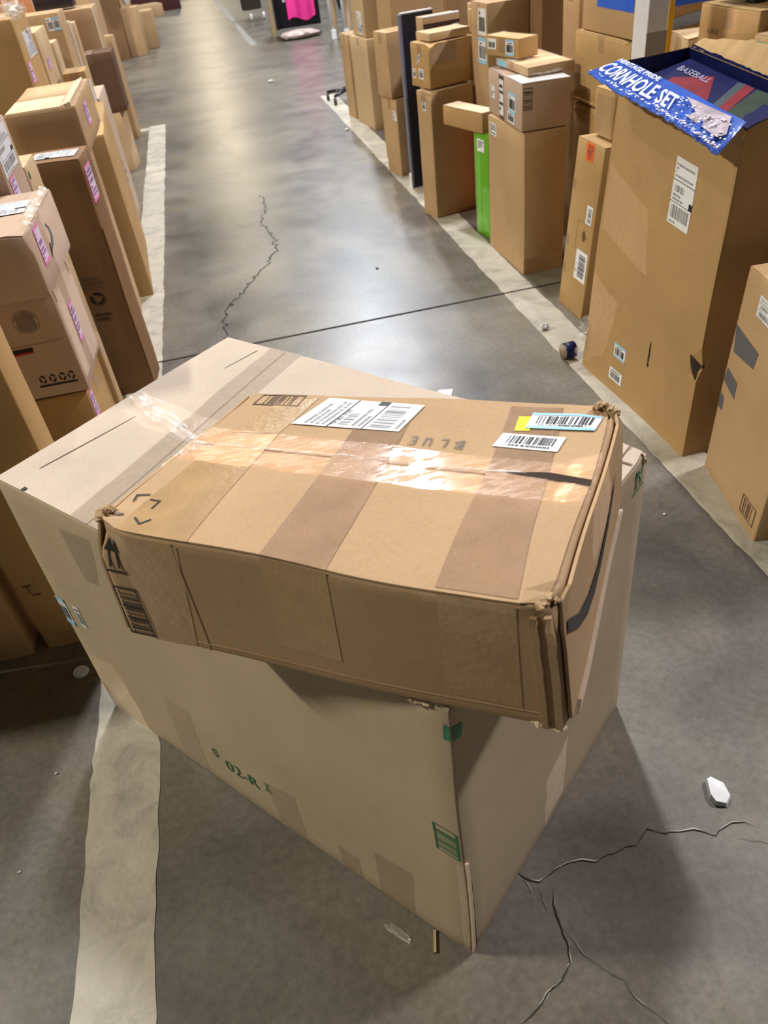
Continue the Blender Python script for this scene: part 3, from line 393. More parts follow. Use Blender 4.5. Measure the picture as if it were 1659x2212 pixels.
patch(bx,'L',dl('b_tpu'),'tape_end',TG,big,.0012,6,6,jag=.006)
for k in ('b_tp1','b_tp2','b_tp3','b_tp4'): patch(bx,'L',dl(k),'bottom_tape',TC,big,.001,5,5,jag=.002)
patch(bx,'L',dl('b_tpc'),'corner_film',TF,big,.0014,8,8,jag=.012)
patch(bx,'N',dl('b_tpn'),'corner_film',TF,big,.0014,8,8,jag=.012)
patch(bx,'L',dl('b_edge'),'corner_edge_tape',TF,big,.0022,3,14,jag=.003)
slab(bx,'N',[(.001,.0),(.012,.0),(.012,.46),(.001,.47)],.004,'open_corner_edge',edge,big,2,12,jag=.003)
patch(bx,'N',[(.014,.0),(.024,.0),(.019,.44),(.016,.45)],'seam_shade_paint',inside,big,.0012,2,12)  # dark strip paints the shade of the corner gap
label(bx,'L',rectify(dl('b_blue')),'blue',big,3,'barcode_label',lab='light blue barcode label'); label(bx,'L',rectify(dl('b_white')),'bar',big,4,'barcode_label',lab='narrow white barcode label')
q=rectify(dl('b_stamp')); fr=[(0,0,1,.03),(0,.97,1,1),(0,0,.07,1),(.90,0,1,1)]+[b[:4] for b in bars(.1,.12,.88,.86,9,False,5)]
rects(bx,'L',q,fr,'printed_barcode',GN,big,lab='green printed barcode box')
rects(bx,'L',dl('b_gcl'),[(0,0,1,1)],'printed_corner_mark',GN,big,.0015); rects(bx,'N',dl('b_gcn'),[(0,0,1,1)],'printed_corner_mark',GN,big,.0015)
text_on(bx,'L',[(.424,.135),(.520,.150),(.520,.205),(.424,.19)],'02-R','printed_lettering',GN,big,.0015,lab='green lettering 02-R')
text_on(bx,'L',[(.392,.165),(.408,.167),(.408,.215),(.392,.212)],'0','printed_lettering',GN,big,.0015); text_on(bx,'L',[(.540,.17),(.556,.172),(.556,.225),(.540,.222)],'X','printed_lettering',GN,big,.0015)
arw=[[(.05,.16),(.05,.16),(.18,.16),(.18,.16)]]
def arrows(bx,f,q,mat,parent,off=.0015,name='printed_arrows'):
    rs=[(0,0,1,.07)]
    for cx in (.28,.72): rs+= [(cx-.06,.16,cx+.06,.72),[(cx-.2,.66),(cx+.2,.66),(cx,1.0)]]
    return rects(bx,f,q,rs,name,mat,parent,off)
arrows(bx,'N',[(.905,.915),(.975,.915),(.975,.985),(.905,.985)],GN,big)
rects(bx,'T',[(.002,.905),(.018,.905),(.018,.915),(.002,.915)],[(0,0,1,1)],'ink_mark',INK,big,.0045)
rects(bx,'T',[(.10,.941),(.96,.880),(.96,.883),(.10,.944)],[(0,0,1,1)],'crease_line',INKB,big,.0036)
rp=[bx.fp('T',s,t,.012) for s,t in ((.522,.985),(.50,.93),(.47,.87),(.445,.79),(.425,.72))]
crumple('gathered_tape',rp,.011,CR,big,3,.55,12,60,.5,.14)
rp=[bx.fp('T',s,t,.008) for s,t in ((.56,.985),(.525,.93),(.50,.86),(.47,.78))]
crumple('gathered_tape',rp,.006,CR,big,8,.6,10,50,.5,.14)
patch(bx,'T',[(.40,.66),(.55,.74),(.57,.985),(.44,.95)],'clear_film',TF,big,.0060,10,10,jag=.03)
rects(bx,'T',[(.86,.0),(1,.0),(1,.06),(.86,.06)],[(0,.45,1,.5),(.3,.1,.35,.5)],'crease_line',INKB,big,.0045)
crumple('torn_corner',[bx.fp('T',.02,.01,.002),bx.fp('T',.0,.05,.0),bx.fp('L',.93,.99,.002)],.008,edge,big,5,.6,8,24,.9)
crumple('torn_corner',[bx.fp('T',.98,.03,.0),bx.fp('T',.995,.0,.0),bx.fp('N',.99,.97,.002)],.006,edge,big,6,.6,8,20,.9)
# ---------------------------------------------------------------- the taped box lying on it
bx=Box(BX['top'],.0045,5.,9,crump=[((-.268,.855,.947),.06,.022,28),((.236,.512,.952),.05,.016,30),((.474,.872,.945),.06,.018,26),((.254,.511,.74),.04,.006,30),((-.04,1.205,.90),.08,.010,20)])
top=root('taped_cardboard_box',bx.base,'battered brown cardboard box wrapped in tape, lying askew on the large pale box','cardboard box')
KB=card('cardboard_top_kraft',(.44,.30,.17)); V,F=body_mesh(bx,.006,.012); mesh_obj('body',V,F,KB,top,smooth=True)
slab(bx,'T',[(.012,.004),(.985,.004),(.99,.535),(.004,.555)],.003,'top_flap',KB,top,20,10); slab(bx,'T',[(.004,.562),(.99,.548),(.985,.996),(.012,.996)],.003,'top_flap',KB,top,20,10)
patch(bx,'T',dl('t_band1T'),'tape_band',TB,top,.0037,12,22); patch(bx,'T',dl('t_band1T2'),'tape_band',TB,top,.0037,12,22)
patch(bx,'T',dl('t_band2T'),'tape_band',TBR,top,.0037,12,22); patch(bx,'T',dl('t_band3T'),'tape_band',TBR,top,.0037,12,22)
for k,m_ in (('t_band1N',TB),('t_band2N',TB),('t_band3N',TB)): patch(bx,'N',dl(k),'tape_band',m_,top,.0005,24,24)
patch(bx,'N',[(.75,.94),(.93,.94),(.93,1.0),(.75,1.0)],'edge_tape',TF,top,.0014,30,4,jag=.01)
patch(bx,'T',[(.0,.44),(.955,.425),(.965,.63),(.0,.685)],'long_clear_tape',TL,top,.0043,40,12,jag=.008)
patch(bx,'T',[(.93,.425),(.998,.43),(.998,.70),(.94,.66)],'long_clear_tape',TL,top,.0045,8,12,jag=.008)
patch(bx,'R',[(.38,.62),(.72,.55),(.66,.998),(.42,.998)],'tape_end',TF,top,.0075,6,8,jag=.02)
patch(bx,'L',[(.30,.35),(.62,.30),(.60,.998),(.34,.998)],'tape_end',TF,top,.0075,6,8,jag=.02)
patch(bx,'T',[(.80,.562),(.992,.520),(.992,.552),(.90,.575)],'slit_shade_paint',inside,top,.0050,8,2)  # dark wedge paints the shade inside the seam opening
pts=[bx.fp('T',s,t,.0045) for s,t in ((.0,.562),(.2,.562),(.45,.563),(.7,.56),(.86,.565))]; crumple('tape_ridge',pts,.0026,CR,top,4,.6,8,90,.5,.2)
pts=[bx.fp('T',s,t,.005) for s,t in ((-.0,.57),(.03,.54),(.02,.48),(-.0,.44))]; crumple('tape_ridge',pts,.006,CR,top,14,.5,8,30,.9)
slab(bx,'R',[(.012,.10),(.99,.10),(.99,.995),(.012,.995)],.004,'end_flap',KB,top,10,6,.003); patch(bx,'R',[(.02,.03),(.99,.03),(.99,.09),(.02,.09)],'seam_shade_paint',inside,top,.0012,8,2)  # dark strip below the end flap is painted gap shade
slab(bx,'R',[(.06,.0),(.98,.0),(.98,.035),(.10,.05)],.006,'torn_bottom_flap',edge,top,24,2,.004,jag=.006)
slab(bx,'L',[(.012,.02),(.99,.02),(.99,.985),(.012,.985)],.004,'end_flap',KB,top,10,6,.004)
for a,b in ((.955,.968),(.982,.997)): slab(bx,'N',rq(a,.01,b,.94),.005,'corner_fold',KB,top,2,12,jag=.002)
for a,b in (((.20,.99),(.215,.0)),): slab(bx,'N',[(b[0],.01),(b[0]+.005,.01),(a[0]+.006,.98),(a[0],.98)],.0008,'crease_ridge',KB,top,2,12)
slab(bx,'N',[(.03,.055),(.95,.12),(.95,.130),(.03,.065)],.0008,'crease_ridge',KB,top,24,2,jag=.004)
lab_=label(bx,'T',[tuple(p) for p in dl('t_ship')],'ship',top,11,'shipping_label',.0049,lab='large white shipping label')
q=dl('t_ship'); text_on(bx,'T',[bil(q,.06,.615),bil(q,.62,.615),bil(q,.62,.665),bil(q,.06,.665)],'TX 801 9-03','printed_lettering',BK,lab_,.0059,.01)
lb2=label(bx,'T',[tuple(p) for p in dl('t_blue')],'blue',top,12,'barcode_label',.0049,lab='long barcode label with light blue borders')
q=dl('t_blue'); text_on(bx,'T',[bil(q,.15,.71),bil(q,.85,.71),bil(q,.85,.83),bil(q,.15,.83)],'(sBAXT504136','printed_lettering',BK,lb2,.0061)
patch(bx,'T',dl('t_yellow'),'yellow_sticker',YE,top,.0045,3,3,label='yellow sticker')
lb3=label(bx,'T',[tuple(p) for p in dl('t_lpn')],'bar',top,13,'barcode_label',.0049,lab='white barcode label')
q=dl('t_lpn'); text_on(bx,'T',[bil(q,.12,.74),bil(q,.92,.74),bil(q,.92,.88),bil(q,.12,.88)],'LPN PM BD 219   5476','printed_lettering',GY,lb3,.0061)
q=rectify(dl('t_stamp')); rects(bx,'T',q,[(0,0,1,.08),(0,.92,1,1),(0,0,.03,1),(.97,0,1,1)]+[b[:4] for b in bars(.2,.12,.85,.9,9,True,6)],'printed_barcode',INKB,top,.0040)
def stroke(p,q,w_=.0016):
    d=Vector((q[0]-p[0],q[1]-p[1])).normalized(); n=(-d.y*w_,d.x*w_*1.4); return [(p[0]+n[0],p[1]+n[1]),(q[0]+n[0],q[1]+n[1]),(q[0]-n[0],q[1]-n[1]),(p[0]-n[0],p[1]-n[1])]
GL={'B':[((0,0),(0,1)),((0,1),(.6,.85)),((.6,.85),(.1,.52)),((.1,.52),(.7,.25)),((.7,.25),(0,0))],'L':[((.1,1),(0,0)),((0,0),(.6,.03))],'U':[((0,1),(.05,.1)),((.05,.1),(.55,.05)),((.55,.05),(.6,1))],'E':[((.6,1),(0,.95)),((0,.95),(.02,0)),((.02,0),(.65,0)),((.0,.5),(.5,.52))]}
rects(bx,'T',FULL,[stroke((.685-.038*i-.026*a[0],.672+.05*(1-a[1])),(.685-.038*i-.026*b[0],.672+.05*(1-b[1]))) for i,c in enumerate('BLUE') for a,b in GL[c]],'handwriting',plain('pen_ink',(.10,.10,.11),.6),top,.0049,lab='handwritten word BLUE')
for s,t,a in ((.10,.17,0),(.105,.045,-2.2),(.030,.19,1.9),(.022,.06,3.6)):
    c,sn=math.cos(a),math.sin(a); L_=lambda x,y:(s+(c*x-sn*y)/.62,t+(sn*x+c*y)/.44)
    rects(bx,'T',FULL,[[L_(-.018,.0),L_(.0,.0),L_(.0,.003),L_(-.018,.003)],[L_(-.003,-.018),L_(.0,-.018),L_(.0,.0),L_(-.003,.0)]],'printed_corner_mark',INK,top,.0046)
arrows(bx,'N',[(.005,.63),(.062,.63),(.062,.91),(.005,.91)],INK,top,.0016)
q=[(.008,.02),(.075,.02),(.066,.49),(.0035,.49)]; rects(bx,'N',q,[(0,0,1,.035),(0,.965,1,1),(0,0,.07,1),(.93,0,1,1)]+[b[:4] for b in bars(.12,.12,.90,.90,13,False,5)],'printed_barcode',INK,top,.0016)
sm=[(.04,.87),(.17,.66),(.30,.55),(.45,.50),(.60,.55),(.72,.66),(.78,.74)]; lo=[(.75,.62),(.64,.48),(.50,.40),(.38,.39),(.26,.45),(.15,.58),(.03,.80)]
rects(bx,'R',FULL,[[sm[i],sm[i+1],lo[5-i],lo[6-i]] for i in range(6)],'printed_swoosh',INK,top,.0085,lab='black curved printed swoosh')
crumple('torn_corner',[bx.fp('L',.98,.96,.004),bx.fp('T',.0,.02,.004),bx.fp('T',.0,.09,.003)],.009,KB,top,15,.7,9,30,.8)
crumple('torn_corner',[bx.fp('N',.97,.985,.002),bx.fp('T',.985,.03,.004),bx.fp('R',.05,.97,.002)],.0055,KB,top,16,.7,9,30,.8)
crumple('torn_corner',[bx.fp('T',.95,.97,.006),bx.fp('T',.985,.98,.012),bx.fp('R',.97,.97,.004)],.006,KB,top,17,.7,9,30,.8)
crumple('torn_corner',[bx.fp('N',.93,.02,.0),bx.fp('N',.99,.02,.0),bx.fp('R',.1,.03,.0)],.004,edge,top,18,.8,8,30,.9)
# ---------------------------------------------------------------- right row, near to far
GROUP[0]='cardboard boxes of the right row'
bx,rt=carton('near_right','pale brown box with grey duct tape at the right edge, nearest of the right row','kraft','x',amp=.004,step=.05,crump=[((1.30,1.79,.664),.06,.01,30)])
DT=plain('grey_duct_tape',(.115,.12,.125),.45)
for k in ('n_g1','n_g2','n_g3'): patch(bx,'L',dl(k),'duct_tape',DT,rt,.001,4,4)
lb(bx,rt,'n_lab','ship',21); q=rectify(dl('n_stamp')); rects(bx,'L',q,[(0,0,1,.05),(0,.95,1,1),(0,0,.05,1),(.95,0,1,1)]+[b[:4] for b in bars(.15,.1,.85,.9,6,True,5)],'printed_barcode',INKB,rt)
# open tall box
BLU=plain('blue_print_gloss',(.05,.12,.50),.16,.8,var=.10); NVY=plain('navy_print_gloss',(.004,.007,.06),.4,.3,var=.3); WT=plain('white_lettering',(.82,.80,.84),.3,var=.02)
bx=Box(BX['cornhole'],.006,3.,5,crump=[((1.295,1.87,1.0),.08,.015,25),((1.27,1.86,.33),.06,.02,25)])
ch=root('open_tall_box',bx.base,'tall brown box standing open on the right, blue printed flap folded out over the aisle','cardboard box')
KO=card('cardboard_tall_kraft',(.44,.285,.125)); V=[];F=[]
for f in 'LRNF':
    for off in (0,-.006):
        v,fc=quad_patch(bx,f,rq(0,0,1,1),off,14,18,0,False); k=len(V); V+=v; F+=[tuple(i+k for i in (g if off==0 else reversed(g))) for g in fc]
v,fc=quad_patch(bx,'B',rq(0,0,1,1),.003,3,3,0,False); k=len(V); V+=v; F+=[tuple(i+k for i in g) for g in fc]
mesh_obj('body',V,F,[KO,NVY],ch,[1 if ((q//252)%2==1 and q<2016) else 0 for q in range(len(F))],smooth=False)
def strip(name,A,B,n,th,mat,parent,jagB=0,sag=0,seed=0):
    # board between two edge polylines A (hinge) and B (free edge), given thickness
    V=[];F=[]; m=6
    def lerp(P,t): 
        k=min(int(t*(len(P)-1)),len(P)-2); return Vector(P[k]).lerp(Vector(P[k+1]),t*(len(P)-1)-k)
    for z in (0,-th):
        for i in range(n+1):
            a=lerp(A,i/n); b=lerp(B,i/n)+noise.noise_vector(Vector((i*.7,seed,1)))*jagB
            for j in range(m+1):
                p=a.lerp(b,j/m); q=noise.noise_vector(Vector((p.x*9,p.y*9,seed)))*sag; V.append(p+q+Vector((0,0,z)))
    o=(n+1)*(m+1)
    for i in range(n):
        for j in range(m):
            a=i*(m+1)+j; F.append((a,a+1,a+m+2,a+m+1)); F.append(tuple(reversed([x+o for x in (a,a+1,a+m+2,a+m+1)])))
    for i in range(n):
        for j in (0,m): a=i*(m+1)+j; F.append((a,a+m+1,a+m+1+o,a+o))
    for j in range(m):
        for i in (0,n): a=i*(m+1)+j; F.append((a,a+1,a+1+o,a+o))
    return mesh_obj(name,V,F,mat,parent)
hinge=[(1.29,2.54,1.065),(1.293,2.2,1.04),(1.296,1.87,1.005)]; free=[(1.176,2.548,1.045),(1.178,2.35,1.02),(1.185,2.10,1.0),(1.175,1.90,.985),(1.20,1.83,.955)]
strip('blue_flap',hinge,free,60,.004,BLU,ch,.006,.004,3)
def flq(a,b,off=.004):
    def lerp(P,t): k=min(int(t*(len(P)-1)),len(P)-2); return Vector(P[k]).lerp(Vector(P[k+1]),t*(len(P)-1)-k)
    A=lerp(hinge,a);B=lerp(free,a); p=A.lerp(B,b); return p+Vector((-.0,0,off+.004))
def flap_text(s,a0,a1,b0,b1,mat,name='printed_lettering',lab=None,bold=0):
    V2,Fc=text2d(s,bold); o=mesh_obj(name,[flq(a0+(a1-a0)*x,b1+(b0-b1)*y) for x,y in V2],Fc,mat,ch)
    if lab: o['label']=lab
flap_text('CORNHOLE SET',.03,.56,.34,.84,WT,lab='white lettering CORNHOLE SET',bold=.02); flap_text('HERITAGE PRIDE',.03,.38,.09,.25,WT,bold=.02)
V=[flq(a,b,.004) for a,b in ((.60,.25),(.92,.12),(.97,.55),(.93,.75),(.66,.72),(.70,.50))]; mesh_obj('printed_photo',V,[(0,1,2,3,4,5)],plain('flap_photo_pinkish',(.42,.36,.42),.25,.7,var=.35),ch)
V=[];F=[]; r=random.Random(4)
for i in range(230):
    a=r.choice([r.uniform(.0,1),r.uniform(.55,1)]); b=1-abs(r.gauss(0,.05)) if a<.55 or r.random()<.5 else r.uniform(.3,1); p=flq(min(a,.99),min(b,1.02),.005); s=r.uniform(.0015,.005); k=len(V); q=r.uniform(0,3)
    for t in range(5): V.append(p+Vector((math.cos(q+t*1.26)*s,math.sin(q+t*1.26)*s*1.4,r.uniform(0,.003))))
    F.append(tuple(range(k,k+5)))
mesh_obj('torn_paper_glints',V,F,WT,ch)['kind']='stuff'  # white flecks: torn paper bits plus painted highlights along the flap edge
strip('back_flap',[(1.56,2.60,1.055),(1.563,2.25,1.02),(1.567,1.89,.995)],[(1.60,2.60,1.075),(1.62,2.4,1.09),(1.625,2.15,1.08),(1.60,1.95,1.02)],50,.004,KO,ch,.008,.006,6)
strip('torn_rim',[(1.55,2.60,1.04),(1.557,2.25,1.005),(1.563,1.89,.98)],[(1.56,2.60,1.062),(1.565,2.25,1.03),(1.568,1.89,1.0)],60,.003,NVY,ch,.004,.002,7)
lb(bx,ch,'c_ship','ship',31,lab='white shipping label'); lb(bx,ch,'c_blue','blue',32,'barcode_label',lab='small label with light blue borders'); lb(bx,ch,'c_white','bar',33,'barcode_label',lab='small white barcode label')
patch(bx,'L',[(.60,.19),(.614,.19),(.612,.29),(.602,.27)],'torn_slit_shade_paint',inside,ch,.0015,2,6,jag=.006)
patch(bx,'L',[(.965,.30),(.998,.28),(.998,.345),(.93,.35)],'torn_hole_shade_paint',inside,ch,.0015,3,4,jag=.01)
patch(bx,'N',[(.002,.28),(.06,.31),(.05,.335),(.002,.345)],'torn_hole_shade_paint',inside,ch,.0015,3,4,jag=.01)
patch(bx,'L',[(.02,.52),(.50,.47),(.42,.66),(.02,.72)],'clear_tape_patch',TF,ch,.0016,8,8,jag=.012)
patch(bx,'L',[(.0,.02),(.20,.10),(.28,.32),(.0,.36)],'clear_tape_patch',TF,ch,.0016,8,8,jag=.012)
crumple('crumpled_film',[bx.fp('L',.0,.20,.006),bx.fp('L',.01,.14,.012),bx.fp('L',.0,.08,.018),bx.fp('L',-.0,.05,.03)],.016,CR,ch,21,.8,12,30,.9)
r=random.Random(12); ls=[]
for i in range(26):
    a=r.uniform(.02,.8); t=r.uniform(.05,.93); L_=r.uniform(.06,.3); ls.append([(a,t),(min(.98,a+L_),t+.004),(min(.98,a+L_),t+.0052),(a,t+.0016)])
rects(bx,'L',FULL,ls,'scuff_lines',card('cardboard_scuff',(.52,.36,.19)),ch,.0010)
bi=Box(BX['inner'],.002,5.,4); gi=root('packed_game_board',bi.base,'navy blue printed board packed inside the open tall box','game board')
V,F=body_mesh(bi,.006,.06); mesh_obj('body',V,F,NVY,gi,smooth=True)
RED=plain('red_print',(.16,.004,.012),.45,var=.2); GRN=plain('green_print',(.007,.022,.008),.5,var=.5)
rects(bi,'T',FULL,[[(.25,.84),(.42,.50),(.86,.70),(.50,.86)]],'printed_triangle',RED,gi,.0015,lab='red triangle'); rects(bi,'T',FULL,[dl('i_red')],'printed_stripe',RED,gi,.0015); rects(bi,'T',FULL,[dl('i_grey')],'printed_stripe',plain('teal_grey_print',(.03,.05,.06),.5),gi,.0014)
rects(bi,'T',FULL,[(0.02,0.01,.98,.33),[(.02,.33),(.98,.33),(.95,.42),(.35,.33)]],'printed_grass',GRN,gi,.0012,lab='dark green print')
text_on(bi,'T',[(.66,.93),(.68,.66),(.80,.67),(.78,.94)],'BASEBALL','printed_lettering',plain('lilac_lettering',(.25,.25,.38),.5),gi,.002,.01)
# spool sticking out by the tall box
sp=root('cardboard_spool',(1.225,2.64,0),'small navy banded spool on the floor at the foot of the tall open box','spool')
a_=Vector((-.045,-.005,.0)); c0=Vector((1.215,2.635,.034)); bm=bmesh.new(); prim_cyl(bm,c0,c0+a_,.030,n=28); bmo('core',bm,card('cardboard_spool_core',(.30,.23,.16)),sp,True)
bm=bmesh.new(); prim_cyl(bm,c0+Vector((.005,0,0)),c0+a_*.93,.0325,n=28); bmo('navy_band',bm,NVY,sp,True)
bx,rt=carton('orange_label','tall kraft box with an orange label at its top, beside the open box','gold','y',amp=.003)
patch(bx,'L',rectify(dl('o_tape')),'orange_label',OR,rt,.0012,4,6,label='orange label with dark lettering'); text_on(bx,'L',[(.42,.91),(.62,.91),(.62,.99),(.42,.99)],'HEAVY','printed_lettering',INKB,rt,.0022)
lb(bx,rt,'o_l1','barv',41,'barcode_label'); lb(bx,rt,'o_l2','barv',42); rects(bx,'L',rq(.58,.46,.78,.53),[[(.5,0),(.8,.2),(.9,.6),(.5,1),(.2,.7),(.3,.2)],(.9,.4,1.2,.48)],'printed_symbol',INKB,rt); rects(bx,'L',rq(.40,.40,.92,.57),[(0,0,1,.01),(0,.99,1,1),(0,0,.012,1)],'printed_frame',INKB,rt)
for t in (.25,.42,.75): patch(bx,'L',rq(.002,t-.03,.13,t+.03),'tape_end',TC,rt,.001,3,3)
bx,rt=carton('amber','small amber box bound in brown tape, standing on top of the orange-labelled box','gold','x',tp=False); patch(bx,'L',rq(.1,.01,.95,.9),'tape_wrap',TB,rt,.001,4,6)
bx,rt=carton('r5low','wide tall kraft box standing behind the orange-labelled box, lower of two stacked','gold','x'); slab(bx,'L',rq(.02,.95,.95,.965),.002,'fold_ridge',CB('gold'),rt,8,1)
bx,rt=carton('r5up','wide kraft box with crushed top edge, stacked on the box behind the orange-labelled one','gold','x',crump=[((1.655,3.2,.98),.12,.02,18)],step=.05); label(bx,'T',rq(.3,.05,.62,.45),'txt',rt,51,off=.005); slab(bx,'L',rq(.02,.03,.95,.05),.002,'fold_ridge',CB('gold'),rt,8,1)
bx,rt=carton('bluefilm','brown box wrapped with glossy blue film, on the wide kraft stack on the right','kraft','x',amp=.004)
BF=film('blue_plastic_film',.12,.9,35,alpha=.93,col=(.02,.13,.75)); patch(bx,'N',rq(.01,.42,.99,.99),'blue_film',BF,rt,.002,10,5,jag=.01); patch(bx,'L',rq(.3,.42,.99,.99),'blue_film',BF,rt,.002,6,5,jag=.01); patch(bx,'N',[(.3,.05),(.99,.15),(.99,.36),(.35,.22)],'grey_tape',plain('blue_grey_tape',(.28,.33,.42),.4),rt,.002,5,3)
bx,rt=carton('brown_tall','tall smooth brown box standing beside the lime green box, a white-topped box on it','kraft','x',tp=False)
lb(bx,rt,'p_l1','txt',61); slab(bx,'N',rq(.01,.0,.99,.12),.0015,'bottom_flap_edge',CB('kraft'),rt,4,2); slab(bx,'L',[(.0,.0),(1,.0),(1,.12),(0,.12)],.001,'bottom_flap_edge',CB('kraft'),rt,4,2)
bx,rt=carton('white_top','pale box with dark printed tape band, on the tall smooth brown box','pink','x',tp=False)
slab(bx,'T',rq(.003,.003,.997,.4),.004,'white_lid_panel',plain('white_board',(.72,.68,.68),.6),rt,4,4,.003)
for k,kd,sd in (('w_l1','txt',62),('w_l2','blue',63),('w_l3','bar',64)): lb(bx,rt,k,kd,sd)
patch(bx,'L',rq(.35,.0,.50,.99),'printed_dark_tape',plain('dark_printed_tape',(.035,.035,.04),.3,.7,var=.5),rt,.0012,3,8); label(bx,'L',rq(.36,.1,.49,.9),'txt',rt,65,'tape_print',.0014); C.objects[-1] if 0 else None
q=rectify(dl('w_stamp')); rects(bx,'N',q,[(0,0,1,.04),(0,.96,1,1),(0,0,.06,1),(.94,0,1,1)]+[b[:4] for b in bars(.1,.1,.9,.9,9,False,5)],'printed_barcode',plain('ink_dark_green',(.05,.075,.04),.7),rt)
bx,rt=carton('film_flat','flat box sealed in wrinkled clear film, on the white-lidded pale box','tan','x',amp=.004,step=.04)
patch(bx,'T',rq(.0,.0,1,1),'clear_film',TF,rt,.006,14,14,jag=.01); patch(bx,'T',rq(.05,.5,.45,.92),'blue_white_label',WH,rt,.0048,4,4); patch(bx,'L',rq(.05,.1,.35,.9),'blue_sticker',LB,rt,.001,3,3)
crumple('crumpled_film',[bx.fp('N',.05,.3,.01),bx.fp('N',.3,.2,.012),bx.fp('N',.8,.3,.01)],.008,CR,rt,31,.6,8,24,.9)
bx,rt=carton('two_label','small kraft box with two white barcode labels, on the film-wrapped flat box','gold','x',amp=.003,step=.04)
label(bx,'L',rq(.08,.35,.34,.9),'bar',rt,71); label(bx,'L',rq(.62,.12,.86,.95),'blue',rt,72); patch(bx,'T',rq(.0,.0,1,1),'clear_film',TF,rt,.006,8,8)
carton('r12','very tall tan box standing behind the two-label box stack on the right','kraft','x')
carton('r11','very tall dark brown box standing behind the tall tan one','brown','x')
bx,rt=carton('r10','brown box with white and light blue labels on its edge, behind the small two-label box','kraft','x'); label(bx,'L',rq(.45,.72,.95,.96),'bar',rt,73); label(bx,'L',rq(.45,.46,.95,.70),'blue',rt,74)
o_=plain('orange_red_board',(.62,.10,.03),.5); carton('r10b','orange-red box beneath the box with light blue labels, beside the lime green box',o_,'x',tp=False,name='printed_box',cat='box')
GRB=plain('lime_green_board',(.115,.40,.008),.30,.6,var=.08); bx,rt=carton('green','lime green box standing upright beside the tall smooth brown box',GRB,'x',tp=False,name='green_box',cat='box'); lb(bx,rt,'h_l1','txt',75)
patch(bx,'L',rq(.02,.02,.4,.95),'clear_film',TF,rt,.002,5,14); patch(bx,'L',rq(.5,.05,.98,.5),'clear_film',TF,rt,.002,5,10)
bx,rt=carton('flatbox','flat tan box lying across the lime green box with its end over the aisle','gold','y',tp=False); patch(bx,'T',rq(.01,.01,.99,.99),'pale_lid',card('cardboard_lid_pale',(.62,.50,.34)),rt,.0045,4,4)
bx,rt=carton('tall22','tall brown box with crushed top corner, second standing box beyond the lime green one','kraft','x',crump=[((1.185,4.535,.67),.07,.02,22)],step=.04); lb(bx,rt,'f_l1','bar',76)
bx,rt=carton('on22','brown box sealed with shiny brown tape, lying on the tall box with the crushed corner','gold','x',crump=[((1.205,4.59,.89),.07,.015,22)],step=.04)
label(bx,'L',rq(.08,.2,.26,.42),'bar',rt,77); label(bx,'L',rq(.42,.2,.68,.44),'bar',rt,78); label(bx,'L',[(.30,.52),(.48,.62),(.56,.80),(.40,.75)],'txt',rt,79); patch(bx,'N',rq(.0,.55,.6,1),'tape_wrap',TBR,rt,.0012,8,5); patch(bx,'N',[(.1,.4),(.9,.35),(.98,.98),(.1,.98)],'clear_film',TF,rt,.002,8,6,jag=.02); patch(bx,'T',rq(0,0,1,1),'clear_film',TF,rt,.006,10,8)
carton('flat22','flat pale box on top of the tape-sealed brown box','tan','x',tp=False)
PW=plain('strip_wood_board',(.50,.36,.20),.6); carton('slim1','slim tan upright panel carton, farther of a pair behind the flat tan box','tan',None); carton('slim2','slim tan upright panel carton, nearer of a pair behind the flat tan box','kraft',None)
rt=root('folding_panel',Box(BX['panel']).base,'dark navy upright folding panel with grey edge frame, between brown boxes of the right row','panel'); bx=Box(BX['panel'],.0)
V,F=body_mesh(bx,.004,.2); mesh_obj('board',V,F,plain('navy_black_board',(.012,.015,.03),.4),rt); slab(bx,'L',rq(0,0,1,1),.012,'edge_frame',plain('grey_blue_frame',(.16,.19,.27),.4),rt,2,6); slab(bx,'T',rq(0,0,1,1),.006,'top_frame',plain('light_frame',(.6,.58,.6),.4),rt,4,2); slab(bx,'L',rq(0,0.0,1,.09),.006,'white_foot',WH,rt,2,2,.012)
bx,rt=carton('fruit','open crate box with red and orange fruit pictures, behind the tape-sealed brown box','kraft',None,name='printed_box',cat='box')
def blob(bx,f,c,rs,mat,name,rt,off=.002,seed=0,n=14):
    V=[];
    for i in range(n): a=2*math.pi*i/n; k=1+.35*noise.noise(Vector((math.cos(a)*2,math.sin(a)*2,seed))); V.append(bx.fp(f,cl(c[0]+rs[0]*math.cos(a)*k),cl(c[1]+rs[1]*math.sin(a)*k),off))
    return mesh_obj(name,V,[tuple(range(n))],mat,rt)
slab(bx,'N',rq(.0,.80,1,.97),.002,'printed_panel',plain('dark_print_panel',(.05,.03,.03),.4),rt,4,2)
for i,(c_,rs_,m_) in enumerate([((.42,.93),(.14,.02),plain('fruit_red',(.35,.02,.04),.4)),((.52,.89),(.13,.022),plain('fruit_orange',(.8,.12,.04),.4)),((.66,.90),(.08,.016),OR),((.36,.86),(.10,.014),plain('leaf_green',(.12,.35,.05),.5)),((.66,.86),(.08,.013),MATS['leaf_green'])]): blob(bx,'N',c_,rs_,m_,'printed_fruit',rt,.003+.0004*i,i)
slab(bx,'T',rq(0,0,1,.25),.006,'white_rim',WH,rt,4,2); label(bx,'N',rq(.8,.84,.98,.95),'txt',rt,80,off=.003)
bx,rt=carton('low28','short brown box on the floor beside the navy panel, another box on it','kraft','x'); lb(bx,rt,'k_l1','txt',81,rect=False)
carton('up27','wide brown box on the short box beside the navy panel','kraft','x'); carton('b27up','very tall light brown box rising behind the stacked pair beside the navy panel','kraft','x')
